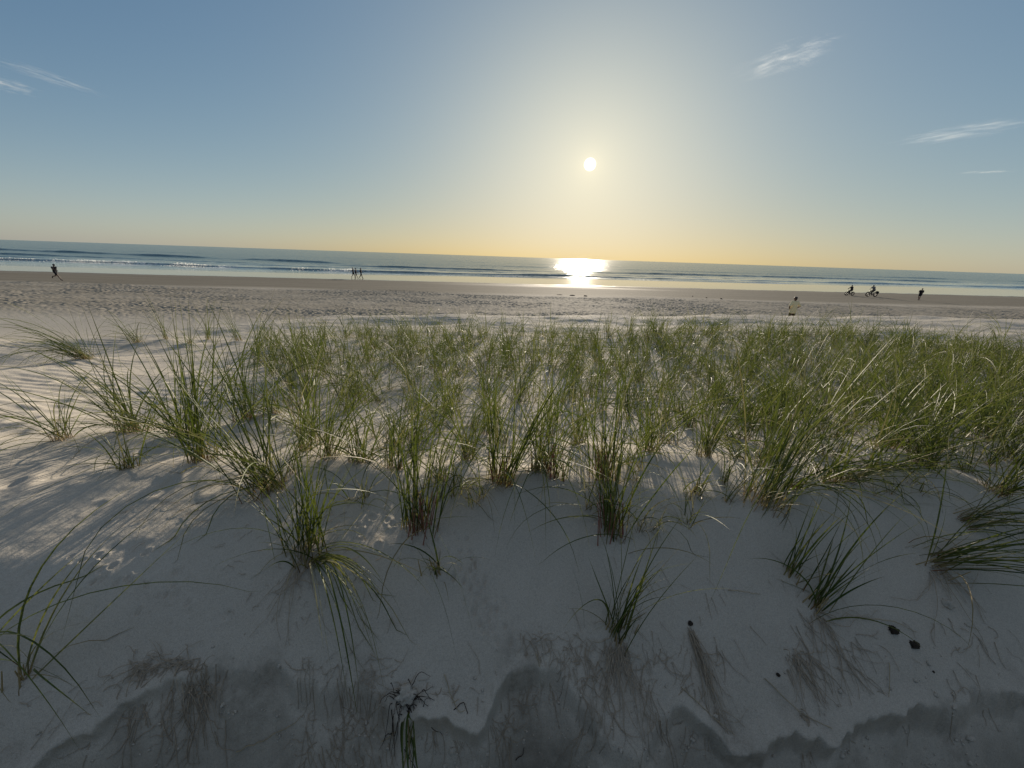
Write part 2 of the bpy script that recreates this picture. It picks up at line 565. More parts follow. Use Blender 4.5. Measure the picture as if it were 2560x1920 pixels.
M_SAND = sand_material()
M_SEA = water_material()
M_GRASS = grass_material()
M_ROOT = plain('dry_root', (0.40, 0.33, 0.25), 0.85, 0.15, 0.45, 60)
M_STRAW = plain('dry_straw', (0.40, 0.33, 0.22), 0.75, 0.2, 0.4, 50)
M_DARK = plain('dark_debris', (0.045, 0.035, 0.028), 0.9, 0.15, 0.5, 40)
M_SKIN = plain('skin', (0.13, 0.075, 0.05), 0.55, 0.35, 0.1, 20)
M_HAIR = plain('hair', (0.028, 0.02, 0.015), 0.5, 0.4, 0.4, 60)
M_BLACK = plain('black_fabric', (0.018, 0.018, 0.022), 0.85, 0.15, 0.3, 40)
M_NAVY = plain('navy_fabric', (0.02, 0.024, 0.04), 0.85, 0.15, 0.3, 40)
M_BROWN = plain('brown_fabric', (0.055, 0.03, 0.022), 0.85, 0.15, 0.3, 40)
M_GREYF = plain('grey_fabric', (0.22, 0.22, 0.22), 0.85, 0.15, 0.2, 40)
M_CREAM = plain('cream_fabric', (0.80, 0.68, 0.42), 0.9, 0.1, 0.08, 12)
M_WHITE = plain('white_fabric', (0.75, 0.74, 0.72), 0.9, 0.1, 0.08, 20)
M_SHOE = plain('shoe_rubber', (0.03, 0.03, 0.032), 0.7, 0.3, 0.3, 50)
M_METAL = plain('dark_metal', (0.03, 0.03, 0.033), 0.35, 0.5, 0.2, 20, 0.6)
M_RUBBER = plain('tyre_rubber', (0.014, 0.014, 0.014), 0.8, 0.3, 0.3, 60)

# ------------------------------------------------------------------ marks in the sand made before the sheet is built
rng = np.random.default_rng(5)


def add_pits(px0, py0, px1, py1, n, rad, hgt, spread):
    for k in range(n):
        t = rng.random()
        p = hit(px0 + (px1 - px0) * t + rng.normal(0, spread), py0 + (py1 - py0) * t + rng.normal(0, spread * 0.8))
        PITS.append((p[0], p[1], rad * rng.uniform(0.7, 1.3), hgt * rng.uniform(0.6, 1.3)))


add_pits(1150, 1420, 1250, 1600, 46, 0.0085, 0.009, 22)
add_pits(1150, 1340, 1190, 1420, 14, 0.008, 0.008, 12)
add_pits(195, 1415, 470, 1500, 36, 0.009, 0.008, 50)
add_pits(905, 1260, 1120, 1350, 44, 0.010, 0.007, 40)
add_pits(40, 1200, 560, 1180, 16, 0.035, 0.008, 60)
add_pits(330, 1000, 760, 960, 26, 0.06, 0.014, 40)
add_pits(120, 960, 60, 1180, 14, 0.06, 0.014, 60)


# ------------------------------------------------------------------ dune grass
class Blades:
    """collects grass blades as folded, tapering ribbons"""

    def __init__(self):
        self.V, self.Q, self.T, self.n = [], [], [], 0

    def add(self, rg, base, n, length, lean=(0, 0), splay=0.32, droop=0.9, spread=0.035, width=0.005, dry=0.1, K=10, wind=(0, 0), lvar=0.3, clamp=True, rnd=None, flat=0.0, pw=1.3):
        bx = base[0] + rg.normal(0, spread, n)
        by = base[1] + rg.normal(0, spread * 0.8, n)
        bz = ground(bx, by) - 0.015
        L = length * np.clip(rg.normal(1.0 - lvar * 0.4, lvar, n), 0.3, 1.16)
        a = rg.uniform(0, 2 * np.pi, n)
        rr = np.abs(rg.normal(0, splay, n))
        tx, ty = lean[0] + rr * np.cos(a), lean[1] + rr * np.sin(a)
        th0 = np.arctan(np.hypot(tx, ty))
        phi = np.arctan2(ty, tx)
        c = droop * np.clip(rg.normal(0.9, 0.55, n), 0.05, 2.6) * (0.5 + 0.8 * np.clip(L / max(length, 1e-6), 0.4, 1.3))
        t = np.linspace(0, 1, K)[None, :]
        th = np.minimum(th0[:, None] + c[:, None] * t ** pw, 2.75)
        ph = phi[:, None] + rg.normal(0, 0.25, n)[:, None] * t
        T = np.stack([np.sin(th) * np.cos(ph) + wind[0] * t, np.sin(th) * np.sin(ph) + wind[1] * t, np.cos(th) - flat * t], 2)
        T /= np.linalg.norm(T, axis=2, keepdims=True)
        step = (L / (K - 1))[:, None, None]
        P = np.cumsum(T * step, axis=1) - T * step
        P = P + np.stack([bx, by, bz], 1)[:, None, :]
        if clamp:
            gz = ground(P[..., 0], P[..., 1]) + 0.004
            P[..., 2] = np.where(t > 0.12, np.maximum(P[..., 2], gz), P[..., 2])
        T = np.gradient(P, axis=1)
        T /= np.maximum(np.linalg.norm(T, axis=2, keepdims=True), 1e-9)
        s = np.stack([-np.sin(ph), np.cos(ph), np.zeros_like(ph)], 2)
        s = s - T * np.sum(s * T, axis=2, keepdims=True)
        s /= np.maximum(np.linalg.norm(s, axis=2, keepdims=True), 1e-9)
        N = np.cross(T, s)
        al = rg.normal(0, 0.7, n)[:, None] + rg.normal(0, 0.9, n)[:, None] * t
        side = s * np.cos(al)[..., None] + N * np.sin(al)[..., None]
        nn = np.cross(T, side)
        wv = width * rg.uniform(0.65, 1.3, n)[:, None] * (0.55 + 0.45 * np.minimum(t / 0.18, 1)) * np.clip(1 - t ** 3.2, 0.03, 1) * 0.5
        A = P - side * wv[..., None] + nn * (0.35 * wv)[..., None]
        B = P + side * wv[..., None] + nn * (0.35 * wv)[..., None]
        V = np.stack([A, P, B], 2).reshape(-1, 3)
        i = np.arange(n)[:, None] * (K * 3)
        k = np.arange(K - 1)[None, :] * 3
        b = (i + k).ravel()
        Q = np.concatenate([np.stack([b, b + 1, b + 4, b + 3], 1), np.stack([b + 1, b + 2, b + 5, b + 4], 1)])
        dr = (rg.random(n) < dry).astype(float) * rg.uniform(0.6, 1.0, n)
        dr = np.maximum(dr, rg.uniform(0, 0.12, n))
        rv = rg.random(n) if rnd is None else np.clip(rg.normal(rnd, 0.22, n), 0, 1)
        tint = np.stack([np.repeat(dr, K * 3), np.repeat(np.broadcast_to(t, (n, K)).ravel(), 3), np.repeat(rv, K * 3), np.ones(n * K * 3)], 1)
        self.V.append(V)
        self.Q.append(Q + self.n)
        self.T.append(tint)
        self.n += len(V)
        return self

    def build(self, name, origin=(0, 0, 0), parent=None, mat=None):
        V = np.concatenate(self.V) - np.asarray(origin)[None, :]
        o = obj_np(name, V, np.concatenate(self.Q), [mat or M_GRASS], parent, {'tint': ('FLOAT_COLOR', np.concatenate(self.T))})
        return o


def tubes(strands, radii, sides=5):
    """strands: list of (k,3) polylines -> one mesh of tapering rods"""
    VV, QQ, n0 = [], [], 0
    for P, r in zip(strands, radii):
        P = np.asarray(P, float)
        k = len(P)
        r = np.broadcast_to(np.asarray(r, float), (k,))
        T = np.gradient(P, axis=0)
        T /= np.maximum(np.linalg.norm(T, axis=1, keepdims=True), 1e-9)
        ref = np.array([0.31, 0.17, 0.93])
        s = np.cross(T, ref)
        s /= np.maximum(np.linalg.norm(s, axis=1, keepdims=True), 1e-9)
        n = np.cross(T, s)
        a = np.linspace(0, 2 * np.pi, sides, endpoint=False)
        V = P[:, None, :] + r[:, None, None] * (np.cos(a)[None, :, None] * s[:, None, :] + np.sin(a)[None, :, None] * n[:, None, :])
        VV.append(V.reshape(-1, 3))
        i = np.arange(k - 1)[:, None] * sides
        j = np.arange(sides)[None, :]
        a0, a1 = i + j, i + (j + 1) % sides
        QQ.append(np.stack([a0, a1, a1 + sides, a0 + sides], 2).reshape(-1, 4) + n0)
        e = np.array([[0, 1, 2, 3], [0, 3, 4, 4 if sides == 5 else 5]][:1]) + n0
        QQ.append(e)
        QQ.append(e + (k - 1) * sides)
        n0 += k * sides
    return np.concatenate(VV), np.concatenate(QQ)


def lay_strand(rg, x, y, ang, length, k=9, curl=0.5, lift=0.006, hump=0.0):
    """a dry stalk or root lying over the sand"""
    a = ang + curl * np.cumsum(rg.normal(0, 0.35, k))
    px_ = x + np.cumsum(np.cos(a)) * length / k
    py_ = y + np.cumsum(np.sin(a)) * length / k
    s = np.linspace(0, 1, k)
    pz = ground(px_, py_) + lift + hump * np.sin(np.pi * s)
    return np.stack([px_, py_, pz], 1)


# every clump that can be told apart in the photograph:
# (px, py) of its foot in the photograph, blade length (m), number of blades, lean x, lean y, droop, splay, dry share, label
CL = [
    (222, 908, 1.15, 130, -1.0, -.10, 1.15, .50, .10, 'bushy dark green grass clump sweeping left over the shaded hollow'),
    (346, 862, .55, 40, -.55, .0, 1.2, .38, .08, 'arching grass clump leaning left along the seaward sand edge'),
    (417, 852, .60, 22, -.15, .0, .55, .20, .05, 'thin upright grass clump beside the arching one at the sand edge'),
    (475, 863, .40, 18, -.1, .0, 1.7, .6, .10, 'low flattened grass clump arching both ways on the seaward edge'),
    (521, 853, .52, 24, .05, .0, .55, .26, .05, 'small fan shaped grass clump on the bare seaward edge'),
    (598, 856, .55, 28, -.15, .0, .6, .22, .05, 'narrow tall grass clump left of the last small sprig on the seaward edge'),
    (668, 852, .45, 18, -.05, .0, .9, .35, .05, 'sparse small grass sprig on the bare seaward edge before the dense stand'),
    (716, 916, .50, 36, -.1, .0, .6, .22, .05, 'first upright clump at the left corner of the dense stand'),
    (752, 938, .60, 44, .0, .0, .7, .24, .06, 'second upright clump at the left corner of the dense stand'),
    (165, 1116, .85, 34, -.35, .1, 1.25, .45, .10, 'isolated sparse clump with long arching blades on open sand at far left'),
    (342, 1100, .85, 80, -.15, .1, .95, .38, .10, 'large dark clump with long blades arching left, second from the left on the open sand'),
    (328, 1188, .38, 24, .05, .0, .9, .34, .15, 'short tuft in front of the large dark clump'),
    (510, 1172, .92, 66, .02, .1, .45, .20, .06, 'tall clump with one straight spike rising far above it, left of centre'),
    (460, 1112, .70, 56, -.12, .1, .9, .34, .10, 'tangled clump between the large dark clump and the spiked clump'),
    (622, 1072, .95, 70, -.18, .15, .6, .24, .08, 'dense bushy topped clump behind the left leaning foreground clump'),
    (695, 1056, .60, 40, -.35, .0, .9, .36, .10, 'thin clump leaning left at the edge of the dense stand'),
    (678, 1254, .95, 85, -.45, .15, .95, .30, .14, 'big bright clump leaning left with yellowed foot on the crest'),
    (774, 1150, .75, 44, .0, .1, .5, .20, .06, 'upright clump behind and right of the big leaning one'),
    (832, 1182, .72, 52, .1, .1, .6, .26, .10, 'upright clump with straw foot at the sand gap left of centre'),
    (903, 1192, .55, 50, -.05, .1, .7, .32, .15, 'clump with drooping dry foot blades left of the red stemmed clump'),
    (1051, 1334, .95, 64, .0, .18, .42, .17, .08, 'tall clump with red stems standing alone on the crest left of centre'),
    (1243, 1246, .90, 44, .02, .1, .4, .16, .06, 'slender clump with one red stem beside the thick slanting one'),
    (1258, 1264, 1.0, 40, .28, .2, .35, .10, .04, 'thick tight clump slanting right in the middle of the crest'),
    (1350, 1232, .80, 46, .02, .1, .55, .18, .14, 'dense clump with a pale broken blade looped over it at centre'),
    (1384, 1248, .60, 32, .08, .1, .7, .26, .2, 'straw mixed clump just right of the looped pale blade'),
    (1507, 1224, .92, 70, .02, .15, .45, .18, .08, 'tall clump with pinkish red foot right of centre'),
    (1526, 1342, .75, 70, .02, .15, .6, .22, .12, 'clump with brown foot nearest the edge of the lit sand right of centre'),
    (1620, 1150, .70, 60, .0, .1, .7, .28, .10, 'full dark clump at the right of the central stand'),
    (1898, 1290, 1.15, 95, .34, .22, .55, .16, .12, 'thick pale green clump leaning right with straw foot on the right crest'),
    (1757, 1162, .72, 48, .02, .1, .6, .24, .1, 'upright clump before the pale sand gap right of centre'),
    (2291, 1202, .85, 100, .1, .05, 1.0, .42, .12, 'broad very dark clump at the front right of the dense stand'),
    (2062, 1242, .62, 60, .12, .0, 1.1, .42, .25, 'brownish clump at the front of the dense stand on the right'),
    (1728, 1262, .34, 22, .05, -.05, .9, .36, .2, 'small pale tuft on the bare slope left of the thick leaning clump'),
    (766, 1388, .62, 62, .02, .08, .6, .26, .12, 'clump standing on the shaded face with curved blades spilling to its right'),
    (1094, 1440, .26, 9, .0, -.1, 1.3, .3, .3, 'tiny sprig with pale bent blades on the shaded face'),
    (1542, 1588, .52, 34, .08, .05, .45, .24, .10, 'upright clump with bare roots fanning down the shaded slope'),
    (53, 1712, .75, 7, .30, .05, 1.1, .6, .08, 'sparse clump of a few long arching blades at the lower left'),
    (-70, 1650, .95, 7, 1.0, -.1, 1.5, .25, .0, 'few thick blades arching in from beyond the left edge'),
    (1970, 1458, .42, 12, .2, .1, .4, .16, .1, 'thin upright sprig on the shaded slope at right'),
    (2024, 1522, .62, 22, .55, .2, .7, .20, .12, 'dark clump arching right from a brown root on the shaded slope'),
    (2325, 1412, .85, 40, 1.2, -.50, 1.1, .42, .06, 'swept over clump hanging down the shaded slope at the right edge'),
    (2393, 1324, .85, 30, 1.4, -.35, 1.0, .42, .06, 'upper swept over clump hanging to the right edge'),
    (2090, 1236, .95, 34, 1.2, -.35, 1.2, .20, .10, 'long flattened blades lying down the slope to the right'),
    (1968, 1256, .70, 26, .15, -.7, 1.6, .22, .10, 'blades drooping straight down the slope below the thick leaning clump'),
    (1335, 1240, .80, 12, .1, -.5, 1.7, .2, .10, 'few dark blades drooping down the shaded face at centre'),
    (2480, 1262, .75, 60, .2, .0, .9, .4, .15, 'dark clump at the right edge behind the swept over ones'),
    (2190, 1150, .9, 80, .3, .1, .8, .36, .10, 'tall dark clump slanting right inside the dense right stand'),
    (1440, 1130, .72, 50, .0, .1, .6, .24, .1, 'upright clump behind the pinkish footed one near the centre'),
    (985, 1200, .62, 40, .0, .1, .7, .3, .12, 'loose clump behind the red stemmed clump'),
    (1170, 1170, .78, 46, .0, .1, .6, .24, .08, 'upright clump in the middle of the central stand behind the slanting one'),
    (1100, 1225, .50, 26, .0, .05, .8, .34, .15, 'low clump between the red stemmed clump and the slanting one'),
]
EXTRA_RED = {20: 8, 21: 3, 24: 2, 25: 9, 26: 5}
clump_feet = [hit(c[0], c[1]) for c in CL]
for (c, p) in zip(CL, clump_feet):
    big = c[3] / 60.0
    if p[1] > 1.6:
        MOUNDS.append((p[0], p[1], 0.16 + 0.10 * big, 0.025 + 0.03 * min(big, 1.5)))
    else:
        MOUNDS.append((p[0], p[1], 0.06, 0.012))


def dens(px, py):
    """how thickly clumps stand where the photograph shows their feet, 0..1"""
    if py > 1235 or py < 826:
        return 0
    if px < 640:
        return 0
    top = np.interp(px, [640, 760, 900, 1400, 1800, 2150, 2300, 2700], [860, 850, 832, 828, 826, 836, 858, 880])
    if py < top:
        return 0
    bot = np.interp(px, [640, 700, 800, 900, 1000, 1150, 1300, 1500, 1700, 1800, 2000, 2700], [930, 1000, 1110, 1090, 1130, 1190, 1190, 1180, 1150, 1120, 1230, 1240])
    if py > bot:
        return 0
    if py > 1020 and px < 1000:
        return 0.3
    if px < 820:
        return 0.45 + 0.3 * (px - 640) / 180
    if py > 1090 and px < 1720:
        return 0.4
    return float(np.interp(px, [820, 1000, 1500, 1700, 1900, 2600], [.55, .62, .66, .8, 1.0, 1.0]))


def scatter_feet():
    rg = np.random.default_rng(77)
    pts = []
    tries = 0
    while tries < 30000 and len(pts) < 720:
        tries += 1
        Y = 1.9 + 9.0 * rg.random() ** 0.75
        X = rg.uniform(-0.75, 1.65) * Y
        z = float(ground(X, Y))
        px, py = project((X, Y, z))
        if px > 2850:
            continue
        dd = dens(px, py)
        dd *= 0.55 + 0.9 * max(0.0, min(1.0, 0.5 + 0.9 * float(perlin(X * 0.9, Y * 0.9, 141))))
        if rg.random() > dd:
            continue
        md = 0.11 + 0.012 * Y
        if any((X - q[0]) ** 2 + (Y - q[1]) ** 2 < md * md for q in pts):
            continue
        if any((X - q[0]) ** 2 + (Y - q[1]) ** 2 < 0.04 for q in clump_feet):
            continue
        pts.append((X, Y, z, px, py))
    return pts


FIELD = scatter_feet()
print('field clumps', len(FIELD))


# ------------------------------------------------------------------ the land: one sheet from behind the camera to under the sea
def build_land():
    def seg(a, b, s0, s1):
        n = max(2, int((b - a) / (0.5 * (s0 + s1))))
        t = np.linspace(0, 1, n, endpoint=False)
        return a + (b - a) * (s0 * t + 0.5 * (s1 - s0) * t * t) / (0.5 * (s0 + s1))
    ys = np.concatenate([seg(-14, 0.3, 0.5, 0.1), seg(0.3, 0.6, 0.03, 0.008), seg(0.6, 2.2, 0.0055, 0.007), seg(2.2, 13.6, 0.010, 0.035), seg(13.6, 22, 0.12, 0.15),
                         seg(22, 49, 0.062, 0.09), seg(49, 118, 0.3, 1.2), np.linspace(118, 320, 24)])
    NC = 1300
    tau = np.linspace(-1, 1, NC)
    w = 3.2 + 1.85 * np.abs(ys)
    X = w[:, None] * (0.62 * tau + 0.38 * tau ** 3)[None, :]
    Y = np.repeat(ys[:, None], NC, 1)
    x, y = X.ravel(), Y.ravel()
    z = ZC - depth(x, y)
    u = (y - y_wet(x)) / (y_swash(x) - y_wet(x))
    edge = 0.04 * perlin(x * 0.05, y * 0.25, 91) + 0.02 * perlin(x * 0.4, y * 0.6, 92)
    wet = sstep(-0.01, 0.03, u + edge)
    # a thin run-off sheen below the wet band
    wet = np.maximum(wet, 0.15 * sstep(-0.30, -0.16, u + edge) * sstep(-0.02, -0.10, u + edge) * sstep(-0.1, 0.4, perlin(x * 0.03, y * 0.12, 95)))
    damp = sstep(41 + 0.1 * x, 48 + 0.1 * x, y + 2.0 * perlin(x * 0.05, y * 0.1, 93)) * 0.9
    damp = np.maximum(damp, trample(x, y, True) * (0.62 + 0.15 * perlin(x * 0.3, y * 0.5, 94)))
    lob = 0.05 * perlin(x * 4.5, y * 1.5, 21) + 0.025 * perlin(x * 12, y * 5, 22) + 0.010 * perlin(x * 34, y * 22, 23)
    under = sstep(0.0, -0.30, y - _scarp(x) - lob) * sstep(-3, 0, y)  # soft mask for the shade painted into the sand below the lip
    damp = np.maximum(damp, under * (0.5 + 0.5 * sstep(-0.5, 0.3, perlin(x * 1.5, y * 2.5, 96))))  # shade under the lip goes in as damp sand colour
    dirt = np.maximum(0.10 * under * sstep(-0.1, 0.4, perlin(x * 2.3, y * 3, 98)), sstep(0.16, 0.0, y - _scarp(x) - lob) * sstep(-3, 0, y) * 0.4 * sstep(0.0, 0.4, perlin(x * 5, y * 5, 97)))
    # the crusted lip leans out over the hollow below it
    s1, s2 = _scarp(x) + lob, _scarp2(x) + 0.6 * lob
    out1 = _over(x) * np.exp(-((y - s1 - 0.004) / 0.020) ** 2)
    out2 = (0.02 + _over(x + 7.7)) * sstep(-0.2, 0.5, x) * np.exp(-((y - s2 - 0.004) / 0.020) ** 2)
    y = y - (out1 + out2) * sstep(-3, 0, y)
    V = np.stack([x, y, z], 1)
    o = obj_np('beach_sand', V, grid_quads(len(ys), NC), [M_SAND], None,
               {'wet': ('FLOAT', wet), 'damp': ('FLOAT', damp), 'dirt': ('FLOAT', dirt), 'rear_dimmer': ('FLOAT', sstep(-0.9, -2.2, y + 0.5 * perlin(x * 0.8, y * 0.8, 99)))})  # last one: dark cover added out of view to dim the foreground
    setp(o, 'pale sand running from the shaded dune face down to the wet shoreline', 'sand', None, 'structure')


build_land()


# ------------------------------------------------------------------ the sea
def wave_lines():
    """crest lines: (pixel column, rows below the horizon) -> ground line, height, face width, foam, extent"""
    def P(pts, H=4.4):
        xs, ys_ = [], []
        for px, dy in pts:
            Y = H * 1066 / dy
            d = ray(px, 599 + 0.0336 * px + dy)
            xs.append(d[0] / d[1] * Y)
            ys_.append(Y)
        o = np.argsort(xs)
        return np.array(xs)[o], np.array(ys_)[o]
    L = []
    L.append((P([(-200, 25), (0, 26), (400, 28), (620, 29.5), (830, 31.5), (1000, 33)]), 0.85, 3.6, 0.0, (-260, -60)))
    L.append((P([(-300, 36), (0, 36), (300, 37), (600, 38)]), 0.40, 2.4, 0.12, (-260, -70)))
    L.append((P([(-300, 52), (0, 51), (300, 49), (640, 50), (900, 50), (1280, 46.5), (1600, 43), (1920, 39), (2300, 36), (2800, 33)]), 0.46, 1.7, 0.9, (-400, 500)))
    L.append((P([(900, 36), (1280, 35), (1600, 32), (1920, 29), (2400, 26), (2800, 24)]), 0.42, 2.6, 0.05, (-60, 500)))
    L.append((P([(1400, 24), (1920, 21), (2500, 19)]), 0.40, 4.0, 0.0, (-20, 600)))
    L.append((P([(-300, 60), (0, 59), (640, 54.5), (1280, 49.5), (1920, 43.5), (2560, 37)]), 0.15, 0.9, 0.30, (-400, 500)))
    L.append((P([(-300, 42), (0, 42), (640, 42), (1280, 40), (1920, 35), (2560, 31)]), 0.16, 1.6, 0.05, (-400, 500)))
    L.append((P([(-300, 18), (400, 18), (1280, 17), (2560, 15)]), 0.20, 6.0, 0.0, (-600, 700)))
    return L


LINE = [0, 0, 0, 0]


def build_sea():
    ys = [48.0]
    while ys[-1] < 30000:
        y = ys[-1]
        ys.append(y + (0.16 + max(0, y - 70) * 0.0013 + max(0, y - 180) * 0.007 + max(0, y - 900) * 0.05))
    ys = np.array(ys)
    NC = 620
    tau = np.linspace(-1, 1, NC)
    w = 60 + 1.75 * ys
    X = w[:, None] * tau[None, :]
    Y = np.repeat(ys[:, None], NC, 1)
    x, y = X.ravel(), Y.ravel()
    z = np.full_like(x, ZC - 4.485)
    foam = np.zeros_like(x)
    near = sstep(900, 150, y)
    shore = y - y_swash(x)
    deep = sstep(-2, 18, shore)
    z += near * deep * (0.05 * perlin(x * 0.10, y * 0.22, 101) + 0.045 * perlin(x * 0.3, y * 0.55, 103) * sstep(400, 120, y) + 0.025 * perlin(x * 0.9, y * 1.3, 105) * sstep(200, 90, y))
    for k, ((lx, ly), h, wd, fo, (xa, xb)) in enumerate(wave_lines()):
        yc = np.interp(x, lx, ly) + 2.0 * perlin(x * 0.018, k * 3.7, 111) * wd / 2 + 0.35 * wd * perlin(x * 0.09, k * 5.1, 112) + 0.12 * wd * perlin(x * 0.5, k * 2.0, 114)
        s = (y - yc) / wd                      # < 0 on the shoreward side
        amp = h * sstep(xa - 12, xa + 25, x) * sstep(xb + 12, xb - 25, x) * (0.72 + 0.75 * perlin(x * 0.022, k * 9.1, 113) + 0.25 * perlin(x * 0.11, k, 115)).clip(0.12, 1.3)
        shp = np.where(s < 0, np.exp(-(s / 0.55) ** 2), np.exp(-(s / 1.7) ** 2))
        z += amp * shp
        if fo > 0:
            brk = sstep(-0.05, 0.4, perlin(x * 0.03, k * 2.3, 121) + 0.35 * perlin(x * 0.15, k, 122) + fo - 0.55)
            if fo > 0.5:
                brk = np.maximum(brk * 0.3, sstep(-0.1, 0.3, perlin(x * 0.05, 3.3, 123) + 0.3 * perlin(x * 0.2, 1.1, 124)) * sstep(-22, -46, x))
            foam = np.maximum(foam, brk * (0.75 + 0.4 * perlin(x * 1.1, y * 1.4, 125)) * sstep(2.2, 0.6, s) * sstep(-8.5, -3.5, s))
        if k == 2:
            LINE[:] = [lx, ly, wd, k]
    # lacy foam at the lip of the swash
    foam = np.maximum(foam, 0.85 * np.exp(-((shore - 1.2) / 0.6) ** 2) * sstep(-0.2, 0.3, perlin(x * 0.06, y * 0.1, 127)))
    V = np.stack([x, y, z], 1)
    o = obj_np('sea', V, grid_quads(len(ys), NC), [M_SEA], None, {'foam': ('FLOAT', foam.clip(0, 1)), 'chop': ('FLOAT', sstep(6, 90, shore))})
    setp(o, 'grey blue sea with low breaking waves under the sun', 'sea', None, 'structure')


build_sea()


def build_foam():
    """the broken crest at the left: flakes of froth tumbling over the wave, more than anyone could count"""
    rg = np.random.default_rng(63)
    lx, ly, wd, k = LINE
    n = 26000
    x = rg.uniform(-190, -38, n)
    keep = perlin(x * 0.045, x * 0 + 3.3, 123) + 0.45 * perlin(x * 0.22, x * 0 + 1.1, 124) + 0.15 * rg.normal(0, 1, n) > 0.02 + 0.2 * sstep(-75, -40, x)
    x = x[keep]
    n = len(x)
    yc = np.interp(x, lx, ly) + 2.0 * perlin(x * 0.018, k * 3.7, 111) * wd / 2 + 0.35 * wd * perlin(x * 0.09, k * 5.1, 112) + 0.12 * wd * perlin(x * 0.5, k * 2.0, 114)
    q = rg.normal(-0.5, 0.75, n)
    y = yc + q * wd
    amp = 0.46 * (0.72 + 0.75 * perlin(x * 0.022, k * 9.1, 113) + 0.25 * perlin(x * 0.11, k, 115)).clip(0.12, 1.3)
    surf = np.where(q < 0, np.exp(-(q / 0.55) ** 2), np.exp(-(q / 1.7) ** 2)) * amp
    h = (0.10 + 0.34 * (perlin(x * 0.35, x * 0 + 8.8, 128) + 0.35).clip(0, 1)) * np.exp(-(q / 0.8) ** 2)
    z = ZC - 4.485 + surf + h * rg.random(n) ** 1.3
    sz = rg.uniform(0.03, 0.10, n)
    a = rg.normal(size=(n, 3))
    a /= np.linalg.norm(a, axis=1, keepdims=True)
    b = np.cross(a, rg.normal(size=(n, 3)))
    b /= np.linalg.norm(b, axis=1, keepdims=True)
    P = np.stack([x, y, z], 1)
    V = np.stack([P - a * sz[:, None], P - b * sz[:, None] * .7, P + a * sz[:, None], P + b * sz[:, None] * .7], 1).reshape(-1, 3)
    t = NT('sea_froth')
    p = t('ShaderNodeBsdfDiffuse', Color=(0.88, 0.9, 0.9, 1))
    tr = t('ShaderNodeBsdfTranslucent', Color=(0.9, 0.9, 0.88, 1))
    mt = t.done(t('ShaderNodeMixShader', _0=0.6, _1=p.outputs[0], _2=tr.outputs[0]).outputs[0])
    o = obj_np('sea_foam', V, np.arange(4 * n).reshape(-1, 4), [mt], None, None, False)
    setp(o, 'white foam tumbling along the breaking wave at the left', 'foam', None, 'stuff')


build_foam()


